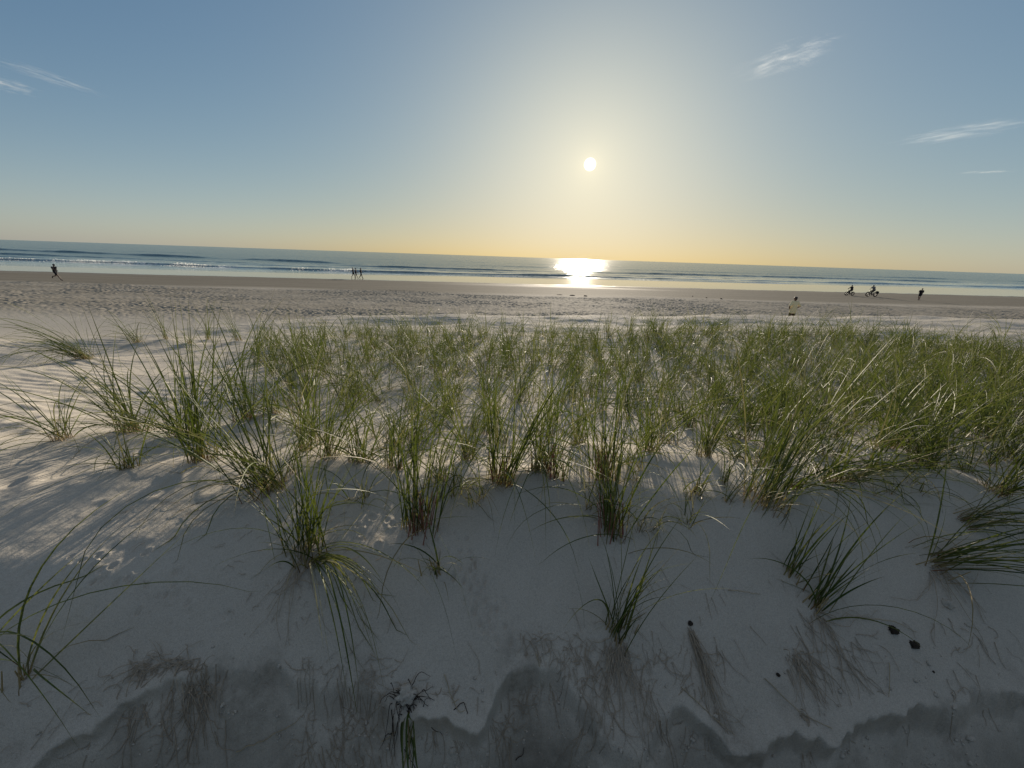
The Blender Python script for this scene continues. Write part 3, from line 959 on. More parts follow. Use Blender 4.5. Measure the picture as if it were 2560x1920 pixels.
# ------------------------------------------------------------------ the clumps that can be told apart
def build_clumps():
    for i, (c, p) in enumerate(zip(CL, clump_feet)):
        px, py, ln, n, lx, ly, dr, sp, dry, label = c
        rg = np.random.default_rng(1000 + i)
        if py < 1350:
            ln *= 1.0 if i in range(7) or 8 < i < 17 else 0.85
            if 0 < i < 9:
                ln, n = ln * 1.55, int(n * 1.5)
            n, sp, dr = int(n * (0.95 if 8 < i < 17 else 0.72)), sp * (1.6 if 8 < i < 20 else 1.25), dr * 1.25
        p = np.array([p[0], p[1], float(ground(p[0], p[1]))])
        root = empty('grass_clump', p)
        setp(root, label, 'grass clump', 'beach grass clumps told apart on the dune')
        spr = 0.016 + 0.00045 * n
        g = Blades()
        n_up = int(n * 0.72)
        g.add(rg, p, n_up, ln, (lx, ly), sp, dr * 0.75, spr, 0.0063, dry * 0.4, K=12)
        g.add(rg, p, n - n_up, ln * 0.85, (lx * 0.8, ly * 0.5), sp * 1.7, dr * 1.7, spr, 0.0057, dry * 0.6, K=13)
        if 1150 < py < 1350:
            g.add(rg, p, 9, ln * 1.05, (lx, ly - 0.1), 0.75, 1.5, spr, 0.0046, 0.25, K=14, pw=1.2)
        if i == 12:
            g.add(rg, p, 9, 0.92, (-0.01, 0.1), 0.015, 0.05, 0.006, 0.006, 0.0, K=10, lvar=0.1, rnd=0.1)
        if i == 33:
            g.add(rg, p + np.array([0.05, -0.03, 0]), 34, 0.70, (0.62, -0.42), 0.16, 2.1, 0.02, 0.0062, 0.12, K=16, rnd=0.75, pw=1.0)
        o = g.build('leaf_blades', p, root)
        d = Blades()
        nd = max(4, int(n * (0.10 + dry)))
        d.add(rg, p, nd, ln * 0.62, (lx * 0.4, ly * 0.2 - 0.1), 0.75, 1.9, spr * 1.1, 0.0042, 1.0, K=11)
        if i == 34:
            d.add(rg, p, 2, 0.34, (-0.6, 0), 0.1, 2.2, 0.005, 0.005, 1.0, K=14, rnd=0.95)
            d.add(rg, p, 2, 0.36, (0.3, 0), 0.1, 2.6, 0.005, 0.005, 1.0, K=14, rnd=0.95)
        if i == 23:
            d.add(rg, p, 3, 0.5, (-0.25, 0), 0.1, 2.9, 0.01, 0.009, 1.0, K=16, rnd=0.98)
        d.build('dry_blades', p, root)
        # the stems at the foot
        k = EXTRA_RED.get(i, 0)
        st, ra = [], []
        for q in range(6 + int(1.2 * k)):
            a = rg.uniform(0, 6.28)
            b = np.array([p[0] + spr * rg.normal(), p[1] + spr * 0.8 * rg.normal(), 0])
            b[2] = ground(b[0], b[1]) - 0.02
            h = rg.uniform(0.06, 0.11) + (0.10 if k else 0)
            t = np.linspace(0, 1, 5)[:, None]
            tip = np.array([lx * 0.8 + 0.18 * np.cos(a), ly * 0.6 + 0.18 * np.sin(a), 1.0])
            st.append(b + t * tip * h)
            ra.append(np.linspace(0.0032, 0.0018, 5))
        V, Q = tubes(st, ra)
        so_ = obj_np('stem_base', V - p, Q, [M_REDSTEM if k else M_STEM], root)
        if k:
            so_['label'] = 'red stems at the foot of the clump'
        if py > 1560 and px > 300 or i in (33, 39, 40):
            st, ra = [], []
            for q in range(34 if i == 35 else 16):
                a = (-1.57 + rg.normal(0, 0.42)) if i != 39 else (-1.2 + rg.normal(0, 0.25))
                s_ = lay_strand(rg, p[0] + rg.normal(0, 0.02), p[1] - 0.01, a, rg.uniform(0.10, 0.34), 9, 0.8, 0.006, 0.014)
                st.append(s_)
                ra.append(np.linspace(0.0019, 0.0006, 9))
            V, Q = tubes(st, ra)
            obj_np('bare_roots', V - p, Q, [M_ROOT], root)


M_STEM = plain('pale_stem', (0.36, 0.27, 0.13), 0.6, 0.3, 0.3, 40)
M_REDSTEM = plain('red_stem', (0.30, 0.12, 0.085), 0.55, 0.35, 0.3, 40)
build_clumps()


# ------------------------------------------------------------------ the dense stand: one object per clump, the farthest as stuff
def field_label(px, py):
    far = py < 905
    if px < 1000:
        return ('beach grass clump standing behind the left corner clumps of the dense stand' if not far else
                'small beach grass clump on the seaward rim left of the sun glitter')
    if px < 1560:
        return ('beach grass clump in the central stand below the sun' if not far else
                'small beach grass clump on the seaward rim below the sun')
    if px < 2080:
        return ('beach grass clump in the stand below the man in the cream shirt' if not far else
                'small beach grass clump on the seaward rim near the man in the cream shirt')
    return ('beach grass clump in the thick dark stand at the right edge' if not far else
            'small beach grass clump on the seaward rim below the cyclists')


def build_field():
    order = sorted(FIELD, key=lambda q: q[1])
    rest = Blades()
    for i, (X, Y, z, px, py) in enumerate(order):
        rg = np.random.default_rng(5000 + i)
        p = np.array([X, Y, z])
        thick = float(np.interp(px, [640, 1500, 1900, 2560], [0.8, 0.85, 1.0, 1.15]))
        n = int(rg.uniform(15, 33) * thick * (1.0 if Y < 5 else 0.8))
        ln = rg.uniform(0.48, 0.80) * (0.94 if Y > 6 else 1.0)
        lx = 0.16 * rg.normal() + np.interp(px, [600, 1400, 2560], [-0.06, 0.0, 0.06])
        ly = 0.06 + 0.12 * rg.normal()
        g = rest if i >= 214 else Blades()
        K = 11 if Y < 4.5 else 9
        w = 0.0062 if Y < 5 else 0.0076
        dd = rg.uniform(0.04, 0.14)
        r0 = None if rg.random() < 0.6 else rg.uniform(0.1, 0.9)
        g.add(rg, p, int(n * 0.62), ln, (lx, ly), 0.32, 1.05, 0.04, w, dd * 0.4, K=K, rnd=r0, pw=1.8)
        g.add(rg, p, int(n * 0.38) + 1, ln * 0.85, (lx, ly * 0.5), 0.5, 2.1, 0.04, w, dd * 0.8, K=K, rnd=r0)
        g.add(rg, p, int(n * 0.16) + 2, ln * 0.5, (lx, 0), 0.8, 1.9, 0.04, w * 0.8, 1.0, K=8)
        if g is not rest:
            o = g.build('grass_clump', p)
            o.location = p
            setp(o, field_label(px, py), 'grass clump', field_label(px, py).replace('clump', 'clumps', 1))
    if rest.n:
        o = rest.build('dune_grass')
        setp(o, 'far beach grass along the seaward rim of the dune', 'grass', None, 'stuff')


build_field()


def build_sprigs():
    rg = np.random.default_rng(404)
    made = 0
    while made < 32:
        px, py = rg.uniform(640, 2350), rg.uniform(1175, 1345)
        if py > 1345 - 90 * abs(px - 1500) / 900 or (px < 860 and py > 1250):
            continue
        p = hit(px, py)
        if any((p[0] - q[0]) ** 2 + (p[1] - q[1]) ** 2 < 0.012 for q in clump_feet):
            continue
        p[2] = float(ground(p[0], p[1]))
        g = Blades()
        L = rg.uniform(0.22, 0.55)
        g.add(rg, p, rg.integers(4, 10), L, (rg.normal(0, .15), rg.normal(-.05, .15)), 0.35, 1.4, 0.012, 0.0044, 0.3, K=12, pw=1.3)
        g.add(rg, p, 3, L * .7, (0, -.2), 0.7, 2.0, 0.015, 0.0036, 1.0, K=11)
        o = g.build('grass_sprig', p)
        o.location = p
        setp(o, 'small sparse grass sprig on the bare crest before the dense stand', 'grass sprig', 'small grass sprigs along the bare crest')
        made += 1


build_sprigs()


# ------------------------------------------------------------------ roots, litter and debris on the shaded face
def strand_batch(rg, n, region, ang, angsd, lmin, lmax, rad, curl=0.4, hump=0.004, steep=0.0):
    st, ra = [], []
    for q in range(int(n * 0.65)):
        px = rg.uniform(region[0], region[2])
        py = rg.uniform(region[1], region[3])
        d = ray(px, py)
        # a quick landing on the smooth slope
        t = np.arange(0.7, 4.2, 0.015)
        i = int(np.argmax(ZC + d[2] * t < ground_s(d[0] * t, d[1] * t)))
        s = lay_strand(rg, d[0] * t[i], d[1] * t[i], ang + rg.normal(0, angsd), rg.uniform(lmin, lmax), 8, curl, 0.004, hump * rg.random())
        if steep:
            s[:, 2] += steep * np.linspace(0, 1, 8) * rg.random()
        st.append(s)
        ra.append(np.linspace(1, 0.5, 8) * rad * rg.uniform(0.8, 1.9))
    return st, ra


def ground_s(x, y):
    return ZC - depth(x, y, False)


def build_litter():
    rg = np.random.default_rng(9)
    S, Rr = [], []
    for (n, reg, ang, sd, l0, l1, rad, curl) in [
        (70, (300, 1640, 560, 1790), -1.2, 0.7, .03, .12, .0010, .9),
        (170, (740, 1640, 1010, 1830), -1.2, 0.9, .03, .13, .0008, .9),
        (90, (1010, 1700, 1300, 1800), -0.7, 0.9, .03, .14, .0009, .9),
        (170, (1300, 1580, 1480, 1700), -1.3, 0.8, .02, .10, .0008, .9),
        (170, (1440, 1600, 1800, 1800), -1.2, 0.6, .04, .16, .0009, .9),
        (90, (1960, 1540, 2140, 1680), -1.0, 0.5, .04, .16, .0009, .4),
        (60, (2140, 1540, 2560, 1780), -1.0, 0.7, .03, .12, .0009, .9),
        (60, (0, 1700, 420, 1900), 0.5, 1.2, .03, .12, .0008, .9),
        (120, (560, 1330, 1000, 1560), -1.5, 0.9, .015, .05, .0008, .9),
        (60, (1400, 1400, 2100, 1600), -1.1, 0.4, .03, .10, .0007, .3),
        (120, (280, 1250, 900, 1380), -2.3, 0.5, .02, .07, .0008, .4),
    ]:
        a, b = strand_batch(rg, n, reg, ang, sd, l0, l1, rad, curl)
        S += a
        Rr += b
    V, Q = tubes(S, Rr)
    o = obj_np('root_litter', V, Q, [M_ROOT])
    setp(o, 'fine dead roots and straw strewn along the crumbling lip of the shaded face', 'litter', None, 'stuff')

    # the longer dry stalks that lie apart
    for k, (pts, col, label) in enumerate([
        ([(955, 1860), (1010, 1820), (1080, 1795), (1160, 1745)], M_STRAW, 'long pale straw lying across the shaded face at the bottom left of the sandy stump'),
        ([(1110, 1690), (1125, 1740), (1150, 1790), (1170, 1775)], M_STRAW, 'forked pale straw on the dark scarp right of the sandy stump'),
        ([(590, 1885), (660, 1860), (730, 1820), (770, 1780)], M_STRAW, 'curved pale straw on the smooth sand below the root tangle at lower left'),
        ([(1910, 1700), (2000, 1790), (2080, 1830), (2150, 1870)], M_STRAW, 'long straw running diagonally down the dark sand at lower right'),
        ([(2155, 1550), (2230, 1560), (2305, 1590)], M_STRAW, 'short bright straw above the black debris at right'),
        ([(1820, 1480), (1850, 1485), (1910, 1492)], M_STRAW, 'faint straw on the smooth shaded slope left of the arching clump'),
        ([(1340, 1640), (1350, 1690), (1352, 1730)], M_STRAW, 'upright pale straw hanging over the arched scarp'),
        ([(2220, 1660), (2222, 1710), (2218, 1760)], M_STRAW, 'vertical straw on the lower right scarp under the black debris'),
        ([(1700, 1720), (1780, 1800), (1850, 1855)], M_STRAW, 'slanting straw at the bottom between the scarp lobes'),
        ([(1110, 1800), (1160, 1762), (1168, 1790), (1140, 1845)], M_DARK, 'dark bent twig on the black sand under the scarp'),
        ([(1290, 1905), (1305, 1895), (1312, 1870)], M_DARK, 'small dark twig at the very bottom of the slope'),
    ]):
        C = []
        for a, b in zip(pts[:-1], pts[1:]):
            for t in np.linspace(0, 1, 6, endpoint=False):
                C.append((a[0] + (b[0] - a[0]) * t, a[1] + (b[1] - a[1]) * t))
        P = np.array([hit(*c, fine=True) for c in C])
        P[:, 2] = ground(P[:, 0], P[:, 1]) + 0.006 + 0.008 * np.sin(np.linspace(0, 3.1, len(P)))
        P[:, 0] += 0.002 * np.sin(np.linspace(0, 7, len(P)) + k)
        V, Q = tubes([P], [np.linspace(0.0019, 0.001, len(P))], 6)
        c0 = P[0]
        o = obj_np('dry_stalk' if col is M_STRAW else 'twig', V - c0, Q, [col])
        o.location = c0
        setp(o, label, 'straw' if col is M_STRAW else 'twig', 'stray stalks on the shaded face')

    # tangles of bare roots: each a thing
    for k, (px, py, n, ang, sd, L, wide, CURL, label) in enumerate([
        (430, 1655, 60, -1.9, 0.7, .13, .085, 1.0, 'arched fringe of grey roots hanging from the lower left slope'),
        (505, 1690, 44, -1.5, 0.6, .15, .020, 1.0, 'dark upright root bundle right of the arched root fringe'),
        (1720, 1565, 26, -1.25, 0.08, .30, .008, .35, 'reddish brown bundle of root fibres running down right of the bare rooted clump'),
        (2000, 1790, 16, -1.2, 0.15, .12, .008, .4, 'short brown root stub on the dark sand at lower right'),
        (1985, 1640, 24, -1.2, 0.35, .18, .022, .8, 'fan of thin brown roots over the ledge below the arching clump'),
    ]):
        p = hit(px, py)
        S, Rr = [], []
        for q in range(n):
            S.append(lay_strand(rg, p[0] + rg.normal(0, wide), p[1] + rg.normal(0, 0.012), ang + rg.normal(0, sd), L * rg.uniform(.25, 1.1), 8, CURL, .005, .03 * rg.random()))
            Rr.append(np.linspace(.0017, .0006, 8) * rg.uniform(.6, 1.3))
        V, Q = tubes(S, Rr)
        o = obj_np('root_tangle', V - p, Q, [M_ROOT])
        o.location = p
        setp(o, label, 'roots')

    # a sand crusted stump with blades hanging from it
    p = hit(1015, 1742)
    root = empty('grass_stump', p)
    setp(root, 'upended sand crusted grass stump with blades hanging down at the bottom', 'stump')
    V, Q = lump(rg, 0.035, 0.032, 0.028, 0.45)
    obj_np('sand_cap', V + np.array([0, 0, 0.012]), Q, [M_SAND], root)
    S = [lay_strand(rg, p[0] + rg.normal(0, .028), p[1] - .01 + rg.normal(0, .02), rg.uniform(-3.1, 0.4), rg.uniform(.03, .10), 8, .7, .01, .03) - p for q in range(46)]
    V, Q = tubes(S, [np.linspace(.0018, .0006, 8)] * 46)
    obj_np('root_crown', V, Q, [M_DARK], root)
    b = Blades()
    b.add(rg, p + np.array([0.02, -0.035, 0]), 13, 0.42, (0.22, -0.9), 0.16, 2.0, 0.012, 0.006, 0.1, K=12, rnd=0.4)
    b.build('hanging_blades', p, root)

    for k, (px, py, s, label) in enumerate([
        (2232, 1578, .019, 'crumbly black lump of plant debris on the shaded slope at right'),
        (2283, 1615, .019, 'round black clod just below the crumbly black lump'),
        (2365, 1512, .024, 'pale crusted sand clod under the swept over clump'),
        (2332, 1680, .006, 'tiny black pebble of debris on the lower right slope'),
        (1725, 1560, .011, 'dark knot at the top of the reddish root bundle'),
        (1945, 1688, .008, 'tiny dark chip on the scarp under the arching clump'),
    ]):
        p = hit(px, py)
        V, Q = lump(rg, s, s * .9, s * .75, 0.5)
        o = obj_np('debris_clod', V, Q, [M_SAND if k == 2 else M_DARK])
        o.location = p + np.array([0, 0, s * .4])
        setp(o, label, 'clod', 'clods on the shaded slope')

    # dark lumps on the beach
    for k, (px, Y, s, sx, label) in enumerate([
        (1432, 46.5, .07, 4.0, 'long low dark heap of seaweed on the beach left of the sun glitter track'),
        (1465, 46.3, .08, 2.6, 'second low dark heap of seaweed on the beach below the sun glitter'),
        (1400, 47.0, .04, 7.5, 'thin dark streak of seaweed left of the two heaps'),
        (1734, 52, .06, 1.2, 'leftmost of three small dark lumps on the damp sand'),
        (1769, 50, .07, 1.2, 'middle of three small dark lumps on the damp sand'),
        (1806, 49, .085, 1.3, 'rightmost and largest of three small dark lumps on the damp sand'),
    ]):
        p = at_depth(px, Y)
        V, Q = lump(rg, s * sx, s * 1.1, s, .4)
        o = obj_np('seaweed_heap', V, Q, [M_DARK])
        o.location = p + np.array([0, 0, s * .25])
        setp(o, label, 'seaweed', 'dark lumps on the beach')


def lump(rg, a, b, c, rough, nu=22, nv=14):
    u = np.linspace(0, 2 * np.pi, nu, endpoint=False)
    v = np.linspace(0.02, np.pi - 0.02, nv)
    U, W = np.meshgrid(u, v)
    x, y, z = np.cos(U) * np.sin(W), np.sin(U) * np.sin(W), np.cos(W)
    s = rg.uniform(0, 100)
    r = 1 + rough * (perlin(x * 2.1 + s, y * 2.1 + z * 1.7, 151) + 0.5 * perlin(x * 5 + s + z * 3, y * 5, 152))
    V = np.stack([x * r * a, y * r * b, z * r * c], 2).reshape(-1, 3)
    q = []
    for i in range(nv - 1):
        for j in range(nu):
            q.append((i * nu + j, i * nu + (j + 1) % nu, (i + 1) * nu + (j + 1) % nu, (i + 1) * nu + j))
    V = np.concatenate([V, [[0, 0, V[:nu, 2].mean()], [0, 0, V[-nu:, 2].mean()]]])
    k = len(V)
    for j in range(0, nu):
        q.append((k - 2, j, (j + 1) % nu, k - 2))
        q.append((k - 1, (nv - 1) * nu + (j + 1) % nu, (nv - 1) * nu + j, k - 1))
    Q = np.array(q)
    Q = Q[: (nv - 1) * nu]          # the two open poles are pinholes a tenth of a millimetre wide
    return V[:-2], Q[:, ::-1]


build_litter()


def build_crumbs():
    rg = np.random.default_rng(31)
    V0, Q0 = lump(rg, 1, 1, .8, .6, 10, 7)
    VV, QQ, n = [], [], 0
    for k in range(520):
        x = rg.uniform(-1.7, 2.0)
        y = float(_scarp(x)) + rg.choice([rg.normal(-0.07, 0.035), rg.normal(0.01, 0.05)], p=[.75, .25])
        s = 0.0022 * math.exp(abs(rg.normal(0, .55)))
        a = rg.uniform(0, 6.28)
        c, sn = math.cos(a), math.sin(a)
        v = V0 * np.array([s * rg.uniform(.8, 1.6), s, s])
        v = np.stack([v[:, 0] * c - v[:, 1] * sn, v[:, 0] * sn + v[:, 1] * c, v[:, 2]], 1)
        VV.append(v + np.array([x, y, float(ground(x, y)) + s * .4]))
        QQ.append(Q0 + n)
        n += len(v)
    o = obj_np('sand_crumbs', np.concatenate(VV), np.concatenate(QQ), [M_SAND])
    setp(o, 'loose crumbs of sand fallen below the eroded lip', 'sand crumbs', None, 'stuff')


build_crumbs()


# ------------------------------------------------------------------ people
def capsule(a, b, ra, rb, n=12, m=4):
    a, b = np.asarray(a, float), np.asarray(b, float)
    ax = b - a
    L = np.linalg.norm(ax)
    ax = ax / L if L > 1e-6 else np.array([0, 0, 1.0])
    ref = np.array([1.0, 0, 0]) if abs(ax[0]) < 0.8 else np.array([0, 1.0, 0])
    s = np.cross(ax, ref)
    s /= np.linalg.norm(s)
    t = np.cross(ax, s)
    rings = []
    for i in range(m + 1):
        w = -np.pi / 2 + np.pi / 2 * i / m
        rings.append((a + ax * ra * math.sin(w), max(ra * math.cos(w), 1e-4)))
    for i in range(m + 1):
        w = np.pi / 2 * i / m
        rings.append((b + ax * rb * math.sin(w), max(rb * math.cos(w), 1e-4)))
    an = np.linspace(0, 2 * np.pi, n, endpoint=False)
    V = np.concatenate([c + r * (np.cos(an)[:, None] * s + np.sin(an)[:, None] * t) for c, r in rings])
    Q = []
    for i in range(len(rings) - 1):
        for j in range(n):
            Q.append((i * n + j, i * n + (j + 1) % n, (i + 1) * n + (j + 1) % n, (i + 1) * n + j))
    F = [list(q) for q in Q] + [list(range(n))[::-1], [(len(rings) - 1) * n + j for j in range(n)]]
    return V, F


def fused(name, parts, voxel, mat, parent, smooth_it=3):
    """one continuous skin over overlapping tapered limbs"""
    verts, faces, n = [], [], 0
    for V, F in parts:
        verts.extend(V.tolist())
        faces.extend([[i + n for i in f] for f in F])
        n += len(V)
    me = bpy.data.meshes.new(name + '_raw')
    me.from_pydata(verts, [], faces)
    ob = bpy.data.objects.new(name + '_raw', me)
    COL.objects.link(ob)
    md = ob.modifiers.new('r', 'REMESH')
    md.mode = 'VOXEL'
    md.voxel_size = voxel
    md.use_smooth_shade = True
    sm = ob.modifiers.new('s', 'SMOOTH')
    sm.iterations = smooth_it
    sm.factor = 0.5
    dg = bpy.context.evaluated_depsgraph_get()
    out = bpy.data.meshes.new_from_object(ob.evaluated_get(dg))
    bpy.data.objects.remove(ob)
    bpy.data.meshes.remove(me)
    out.name = name
    out.materials.clear()
    out.materials.append(mat)
    out.polygons.foreach_set('use_smooth', np.ones(len(out.polygons), bool))
    o = bpy.data.objects.new(name, out)
    return link(o, parent)


def hand_parts(wrist, elbow, palm_n, side, grip=0.5):
    """palm, four curled fingers of different lengths and a thumb leaving the side of the palm"""
    w = np.asarray(wrist, float)
    d = w - np.asarray(elbow, float)
    d /= np.linalg.norm(d)
    n = np.asarray(palm_n, float)
    n = n - d * (n @ d)
    n /= np.linalg.norm(n)
    s = np.cross(d, n) * side
    out = [capsule(w, w + d * 0.075 + s * 0.018, 0.025, 0.019, 8, 2), capsule(w + s * -0.012, w + d * 0.072 - s * 0.022, 0.022, 0.018, 8, 2)]
    for k, L in enumerate((0.070, 0.078, 0.072, 0.056)):
        b = w + d * (0.082 - 0.004 * abs(k - 1)) + s * (0.030 - 0.020 * k)
        c1, c2 = 0.5 * grip + 0.1, 1.3 * grip + 0.15
        m1 = b + (d * math.cos(c1) + n * math.sin(c1)) * L * 0.55
        e = m1 + (d * math.cos(c2) + n * math.sin(c2)) * L * 0.45
        out += [capsule(b - d * 0.012, m1, 0.0088, 0.0082, 7, 2), capsule(m1, e, 0.0082, 0.0070, 7, 2)]
    tb = w + d * 0.028 + s * 0.028
    tm = tb + (d * 0.6 + s * 0.75 + n * 0.2) * 0.042
    te = tm + (d * 0.85 + s * 0.3 + n * 0.45 * grip) * 0.032
    out += [capsule(tb, tm, 0.0115, 0.0098, 7, 2), capsule(tm, te, 0.0098, 0.0080, 7, 2)]
    return out


def build_person(loc, rz, J, label, top=M_BLACK, bottom=M_BLACK, sleeves='short', legs='short', top_len=0.0, hairlen=0.0, cap=None, scale=1.0, skin=None, shoes=True, top_name='shirt', tight=0.016):
    """J: joints in metres, facing +X, left is +Y, for a 1.75 m body"""
    root = empty('person', loc, rz)
    root.scale = (scale,) * 3
    setp(root, label, 'person')
    skin = skin or M_SKIN
    g = {k: np.array(v, float) for k, v in J.items()}
    pel, che, nek, hd = g['pelvis'], g['chest'], g['neck'], g['head']
    lat = {s: np.array([0, 1 if s == 'l' else -1, 0], float) for s in 'lr'}
    up = hd - nek
    up /= np.linalg.norm(up)
    fw = g.get('face', np.array([1.0, 0, 0]))
    fw = fw - up * (fw @ up)
    fw /= np.linalg.norm(fw)
    sd = np.cross(up, fw)

    def torso(e=0.0):
        P = []
        mid = (pel + che) / 2
        for s in 'lr':
            hs, ss = g['hip_' + s], g['sho_' + s]
            P.append(capsule(hs + (0, 0, 0.04), mid + (ss - che) * 0.45, 0.098 + e, 0.090 + e))
            P.append(capsule(mid + (ss - che) * 0.45, che + (ss - che) * 0.55 - (nek - che) * 0.25, 0.092 + e, 0.100 + e))
            P.append(capsule(che + (ss - che) * 0.55 - (nek - che) * 0.1, ss, 0.092 + e, 0.058 + e))
            P.append(capsule(nek - (nek - che) * 0.25, ss, 0.050 + e, 0.052 + e))
        P.append(capsule(pel, mid, 0.105 + e, 0.098 + e))
        P.append(capsule(mid, che, 0.098 + e, 0.108 + e))
        return P
    body = torso()
    body.append(capsule(che + (nek - che) * 0.5, nek + up * 0.06, 0.062, 0.052))
    # head: skull, jaw, nose, ears, brow and lips
    body += [capsule(hd + up * 0.03 - fw * 0.018, hd + up * 0.032 + fw * 0.018, 0.083, 0.080),
             capsule(hd + up * 0.0, hd - up * 0.072 + fw * 0.032, 0.070, 0.043),
             capsule(hd + fw * 0.088 + up * 0.012, hd + fw * 0.108 - up * 0.022, 0.009, 0.013),
             capsule(hd + fw * 0.080 - up * 0.055 - sd * 0.014, hd + fw * 0.080 - up * 0.055 + sd * 0.014, 0.010, 0.010),
             capsule(hd + fw * 0.082 + up * 0.028 - sd * 0.03, hd + fw * 0.082 + up * 0.028 + sd * 0.03, 0.012, 0.012)]
    for q in (-1, 1):
        body.append(capsule(hd + sd * q * 0.080 + up * 0.015 - fw * 0.005, hd + sd * q * 0.080 - up * 0.022 - fw * 0.002, 0.015, 0.011))
    for s in 'lr':
        sh, el, wr = g['sho_' + s], g['elb_' + s], g['wri_' + s]
        body += [capsule(sh, el, 0.052, 0.040), capsule(el, (el * 0.6 + wr * 0.4), 0.041, 0.040), capsule(el * 0.6 + wr * 0.4, wr, 0.040, 0.027)]
        body += hand_parts(wr, el, g.get('palm_' + s, -lat[s]), (1 if s == 'l' else -1), float(J.get('grip_' + s, 0.6)) if not isinstance(J.get('grip_' + s, 0.6), tuple) else 0.6)
        hp, kn, an, to = g['hip_' + s], g['kne_' + s], g['ank_' + s], g['toe_' + s]
        body += [capsule(hp, kn, 0.088, 0.056), capsule(kn, kn * 0.65 + an * 0.35, 0.054, 0.056), capsule(kn * 0.65 + an * 0.35, an, 0.055, 0.036)]
        heel = an - (to - an) * 0.28 + (an - kn) / np.linalg.norm(an - kn) * 0.035
        body += [capsule(an, to, 0.036, 0.026), capsule(heel, to, 0.030, 0.026)]
    fused('body', body, 0.0085, skin, root)
    for q in (-1, 1):
        V, F = capsule(hd + fw * 0.083 + up * 0.012 + sd * q * 0.031, hd + fw * 0.085 + up * 0.012 + sd * q * 0.031, 0.011, 0.010, 10, 4)
        e = bpy.data.meshes.new('eye')
        e.from_pydata(V.tolist(), [], F)
        e.materials.append(M_EYE)
        link(bpy.data.objects.new('eye', e), root)
    # hair or cap
    H = [capsule(hd + up * 0.048 - fw * 0.026, hd + up * 0.050 + fw * 0.012, 0.086, 0.080), capsule(hd - fw * 0.04 + up * 0.03, hd - fw * 0.042 - up * 0.03, 0.070, 0.058)]
    if hairlen > 0:
        H.append(capsule(hd - fw * 0.05 - up * 0.02, hd - fw * 0.055 - up * hairlen, 0.062, 0.045))
    if cap is not None:
        H2 = [capsule(hd + up * 0.062 - fw * 0.02, hd + up * 0.062 + fw * 0.012, 0.088, 0.084)]
        for q in np.linspace(-0.05, 0.05, 7):
            H2.append(capsule(hd + up * 0.055 + fw * 0.06 + sd * q, hd + up * 0.045 + fw * (0.155 - 9 * q * q) + sd * q, 0.010, 0.009, 8, 2))
        fused('cap', H2, 0.009, cap, root)
    fused('hair', H, 0.009, M_HAIR, root)
    # clothes
    T = torso(tight)
    if top_len:
        for s in 'lr':
            T.append(capsule(g['hip_' + s] + (0, 0, 0.05), g['hip_' + s] - (0, 0, top_len), 0.120, 0.118))
        T.append(capsule(pel + (0, 0, 0.05), pel - (0, 0, top_len), 0.120, 0.120))
        T.append(capsule(pel + (0, 0, .1), che, 0.125, 0.125))
    for s in 'lr':
        sh, el, wr = g['sho_' + s], g['elb_' + s], g['wri_' + s]
        if sleeves == 'short':
            T.append(capsule(sh, sh * 0.45 + el * 0.55, 0.064 + tight * 0.6, 0.058 + tight))
        elif sleeves == 'wide':
            T.append(capsule(sh, sh * 0.22 + el * 0.78, 0.076, 0.086))
        elif sleeves == 'long':
            T += [capsule(sh, el, 0.066, 0.054), capsule(el, el * 0.06 + wr * 0.94, 0.054, 0.038)]
    fused(top_name, T, 0.011, top, root)
    B = [capsule(pel - (0, 0, 0.0), pel + (0, 0, 0.07), 0.115, 0.112)]
    for s in 'lr':
        hp, kn, an = g['hip_' + s], g['kne_' + s], g['ank_' + s]
        B.append(capsule(hp + (0, 0, 0.04), hp, 0.112, 0.106))
        if legs == 'short':
            B.append(capsule(hp, hp * 0.35 + kn * 0.65, 0.106, 0.092))
        elif legs == 'long':
            B += [capsule(hp, kn, 0.104, 0.070), capsule(kn, an * 0.9 + kn * 0.1, 0.070, 0.055)]
        else:
            B.append(capsule(hp, hp * 0.75 + kn * 0.25, 0.102, 0.096))
    fused('trousers' if legs == 'long' else 'shorts', B, 0.011, bottom, root)
    if shoes:
        for s in 'lr':
            kn, an, to = g['kne_' + s], g['ank_' + s], g['toe_' + s]
            heel = an - (to - an) * 0.28 + (an - kn) / np.linalg.norm(an - kn) * 0.035
            fused('shoe', [capsule(an + (to - an) * 0.1, to, 0.046, 0.036), capsule(heel, to, 0.040, 0.036)], 0.009, M_SHOE, root)
    return root


M_EYE = plain('eye', (0.03, 0.02, 0.015), 0.2, 0.6, 0.2, 40)


def pose(**kw):
    J = dict(pelvis=(0, 0, .93), chest=(.01, 0, 1.27), neck=(.0, 0, 1.46), head=(.02, 0, 1.615), face=(1, 0, 0),
             sho_l=(0, .185, 1.41), sho_r=(0, -.185, 1.41), elb_l=(-.02, .25, 1.12), elb_r=(-.02, -.25, 1.12), wri_l=(.06, .26, .88), wri_r=(.06, -.26, .88),
             hip_l=(0, .095, .90), hip_r=(0, -.095, .90), kne_l=(.03, .10, .50), kne_r=(.03, -.10, .50), ank_l=(0, .105, .085), ank_r=(0, -.105, .085),
             toe_l=(.17, .12, .03), toe_r=(.17, -.12, .03))
    J.update(kw)
    return J


